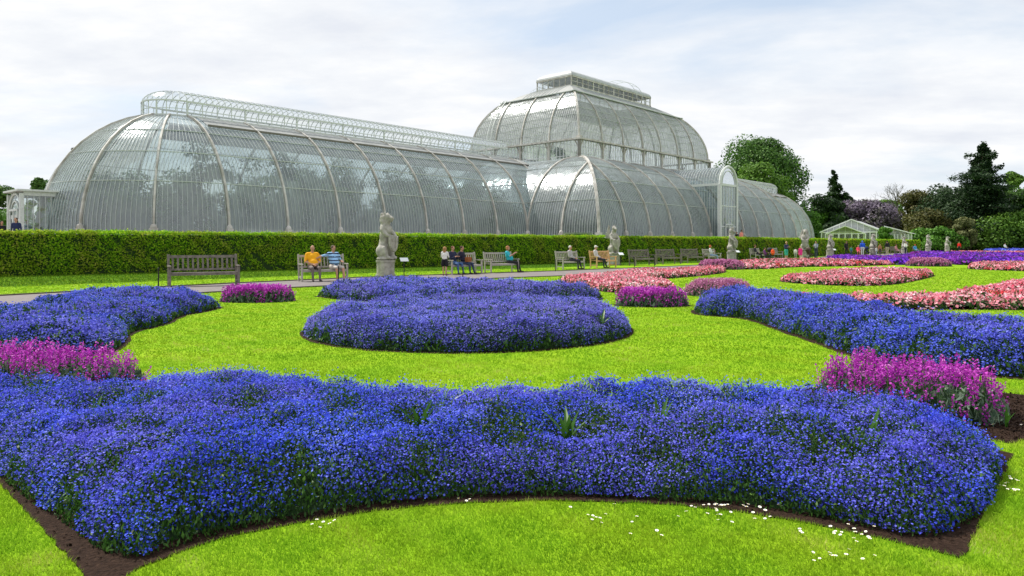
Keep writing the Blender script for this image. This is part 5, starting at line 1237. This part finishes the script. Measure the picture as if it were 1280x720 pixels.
# ------------------------------------------------------------------ stone beasts
def beast(x, Y, ytop, label, kind, rz, seed):
    X, _ = at(x, Y); Ht = zat(ytop, Y); t = thing('stone_statue', label, 'statue', (X, Y, 0), rz, 'heraldic stone beasts in front of the hedge')
    ph = .72; pb_ = MB(); nn = 16
    for (z0_, z1_, r0_, r1_) in ((0, .1, .47, .47), (.1, .62, .42, .42), (.62, .72, .45, .46)):
        v = [(r0_*cos(2*pi*i/nn+.2), r0_*.9*sin(2*pi*i/nn+.2), z0_) for i in range(nn)]+[(r1_*cos(2*pi*i/nn+.2), r1_*.9*sin(2*pi*i/nn+.2), z1_) for i in range(nn)]
        pb_.add(v, [tuple(reversed(range(nn))), tuple(range(nn, 2*nn))]+[(i, (i+1) % nn, nn+(i+1) % nn, nn+i) for i in range(nn)])
    pb_.build('plinth', M['stone'], t)
    s = (Ht-ph)/2.12; pr = []
    def P(x_, y_, z_): return (x_*s, y_*s, ph+z_*s)
    def c(p, q, r1, r2): pr.append(('c', P(*p), P(*q), r1*s, r2*s, 0))
    def bl(p, r): pr.append(('b', P(*p), tuple(k*s for k in r), 0))
    # faces -y : sitting up on its haunches, forepaws on the shield
    bl((0, .0, .06), (.40, .36, .09))
    for q in (-1, 1):
        bl((q*.20, .06, .36), (.17, .26, .27)); c((q*.22, -.12, .46), (q*.20, -.20, .16), .13, .09); c((q*.20, -.16, .12), (q*.20, -.34, .10), .09, .08)
    bl((0, .06, .55), (.27, .24, .38)); bl((0, .02, .95), (.25, .22, .40)); bl((0, -.04, 1.22), (.25, .22, .24))
    for q in (-1, 1): bl((q*.2, -.02, 1.28), (.12, .14, .16)); c((q*.26, -.04, 1.24), (q*.27, -.26, 1.02), .10, .075); c((q*.27, -.26, 1.02), (q*.12, -.40, .96), .075, .07); bl((q*.11, -.43, .97), (.075, .06, .06))
    c((0, .02, 1.35), (0, -.06, 1.62), .19, .15)
    bl((0, -.08, 1.76), (.15, .17, .16)); c((0, -.18, 1.74), (0, -.34, 1.70), .10, .08); c((0, -.18, 1.66), (0, -.31, 1.60), .07, .05)
    for q in (-1, 1): bl((q*.11, -.02, 1.90), (.04, .04, .075)); bl((q*.06, -.22, 1.82), (.03, .03, .025))
    c((.05, .26, .2), (.22, .34, .5), .06, .05); c((.22, .34, .5), (.10, .34, .8), .05, .07)
    if kind in ('lion', 'crown'):
        rs = random.Random(seed)
        for i in range(26): a = rs.uniform(0, 2*pi); z = rs.uniform(1.3, 1.88); bl((.17*cos(a), .02+.17*max(sin(a), -.45), z), (.075, .075, .11))
    if kind == 'crown':
        for i in range(8): a = 2*pi*i/8; c((.1*cos(a), -.05+.1*sin(a), 1.9), (.12*cos(a), -.05+.12*sin(a), 2.08), .03, .035)
        bl((0, -.05, 1.93), (.13, .13, .05))
    if kind == 'wing':
        for q in (-1, 1):
            for i in range(6): c((q*.14, .2, 1.1), (q*(.20+.05*i), .30+.02*i, 1.95-.16*i), .07, .05)
        c((0, -.34, 1.70), (0, -.40, 1.60), .05, .02)
    if kind == 'horn': c((0, -.16, 1.88), (0, -.30, 2.22), .04, .012); c((0, .1, 1.4), (0, .07, 1.85), .09, .07)
    if kind == 'slim': 
        for i in range(7): c((0, .12, 1.2+.1*i), (0, .20, 1.26+.1*i), .05, .03)
    figure(pr, .03*s if Y < 60 else .045*s, 'beast_figure', [M['stone']], t, None, 2)
    # shield
    pts = [(-.27, .62), (-.27, .30), (-.20, .10), (-.1, -.03), (0, -.10), (.1, -.03), (.20, .10), (.27, .30), (.27, .62), (.1, .58), (0, .64), (-.1, .58)]
    sh_ = MB(); n = len(pts); k = .25
    fr_ = [P(px_*1.0, -.44-.05*(1-abs(px_)/.27), .42+pz_*.9) for px_, pz_ in pts]; bk = [P(px_, -.36, .42+pz_*.9) for px_, pz_ in pts]
    cf_ = P(0, -.52, .42+.3); sh_.v = fr_+bk+[cf_]; sh_.f = [(i, (i+1) % n, 2*n) for i in range(n)]+[tuple(reversed(range(n, 2*n)))]+[(i, n+i, n+(i+1) % n, (i+1) % n) for i in range(n)]; sh_.m = [0]*len(sh_.f)
    sh_.tube([P(0, -.52, .5), P(0, -.55, .95)], .03, 5); sh_.tube([P(-.18, -.48, .8), P(.18, -.48, .8)], .03, 5)
    sh_.build('shield', M['stone'], t)
beast(482, 31.4, 260.5, 'nearest stone beast, a maned lion looking right, on a round plinth', 'lion', R(62), 1)
beast(767, 47.5, 279, 'winged stone beast behind the golden-brown bench', 'wing', R(20), 2)
beast(914.5, 61.5, 284, 'crowned stone beast in front of the tall arched porch', 'crown', R(40), 3)
beast(1006, 72, 284, 'winged stone beast at the right end of the big glasshouse, by the pushchair', 'wing', R(-20), 4)
beast(1037.5, 81, 291, 'slender stone beast in front of the left end of the small white glasshouse', 'slim', R(30), 5)
beast(1091, 90, 290.5, 'horned stone beast in front of the middle of the small white glasshouse', 'horn', R(30), 6)
beast(1130, 100, 294, 'stone beast behind the visitor in the white shirt', 'lion', R(45), 7)
beast(1160, 113, 293, 'second stone beast from the right in the far row', 'crown', R(30), 8)
beast(1184, 123, 294, 'farthest stone beast of the row, left of the man in red', 'slim', R(60), 9)

# ------------------------------------------------------------------ small signs and stakes
def sign(x, Y, h, label):
    X, _ = at(x, Y); t = thing('label_sign', label, 'sign', (X, Y, 0), R(25), 'information labels beside the statues')
    p = MB(); p.box((0, 0, h/2), (.035, .035, h)); p.build('post', M['black'], t); q = MB(); q.box((0, -.03, h+.03), (.36, .24, .02), rx=R(38)); q.build('panel', M['signwhite'], t)
sign(505, 31, .72, 'small white label on a black post beside the nearest stone beast')
sign(776, 46.5, .75, 'small white label on a post beside the winged beast at the golden bench')
sign(922, 60.5, .75, 'small white label on a post beside the crowned beast at the porch')
sign(1043, 80, .75, 'small white label beside the slender stone beast')
def stake(x, Y, h, label):
    X, _ = at(x, Y); m = MB(); m.tube([(0, 0, 0), (0, 0, h)], .022, 8); m.ball((0, 0, h), .032, 0, 8, 6); o = m.build('iron_stake', M['black']); o.location = (X, Y, 0); tag(o, label, 'stake', 'black stakes at the path edge')
stake(198, 23.4, .62, 'black iron stake left of the empty bench')
stake(423, 25.2, .62, 'black iron stake in front of the man in stripes')
stake(578.5, 28.8, .5, 'black iron stake behind the blue band, below the couple in navy')
stake(694, 36.8, .62, 'black iron stake at the left end of the white-haired man\'s bench')
stake(793, 43.5, .6, 'black iron stake in front of the first empty bench right of the golden one')
stake(818, 45.5, .6, 'black iron stake between two empty benches')
stake(1065, 67, .7, 'black iron stake behind the violet strip, near the man in black')
stake(1089, 72, .7, 'black iron stake behind the violet strip, near the horned beast')
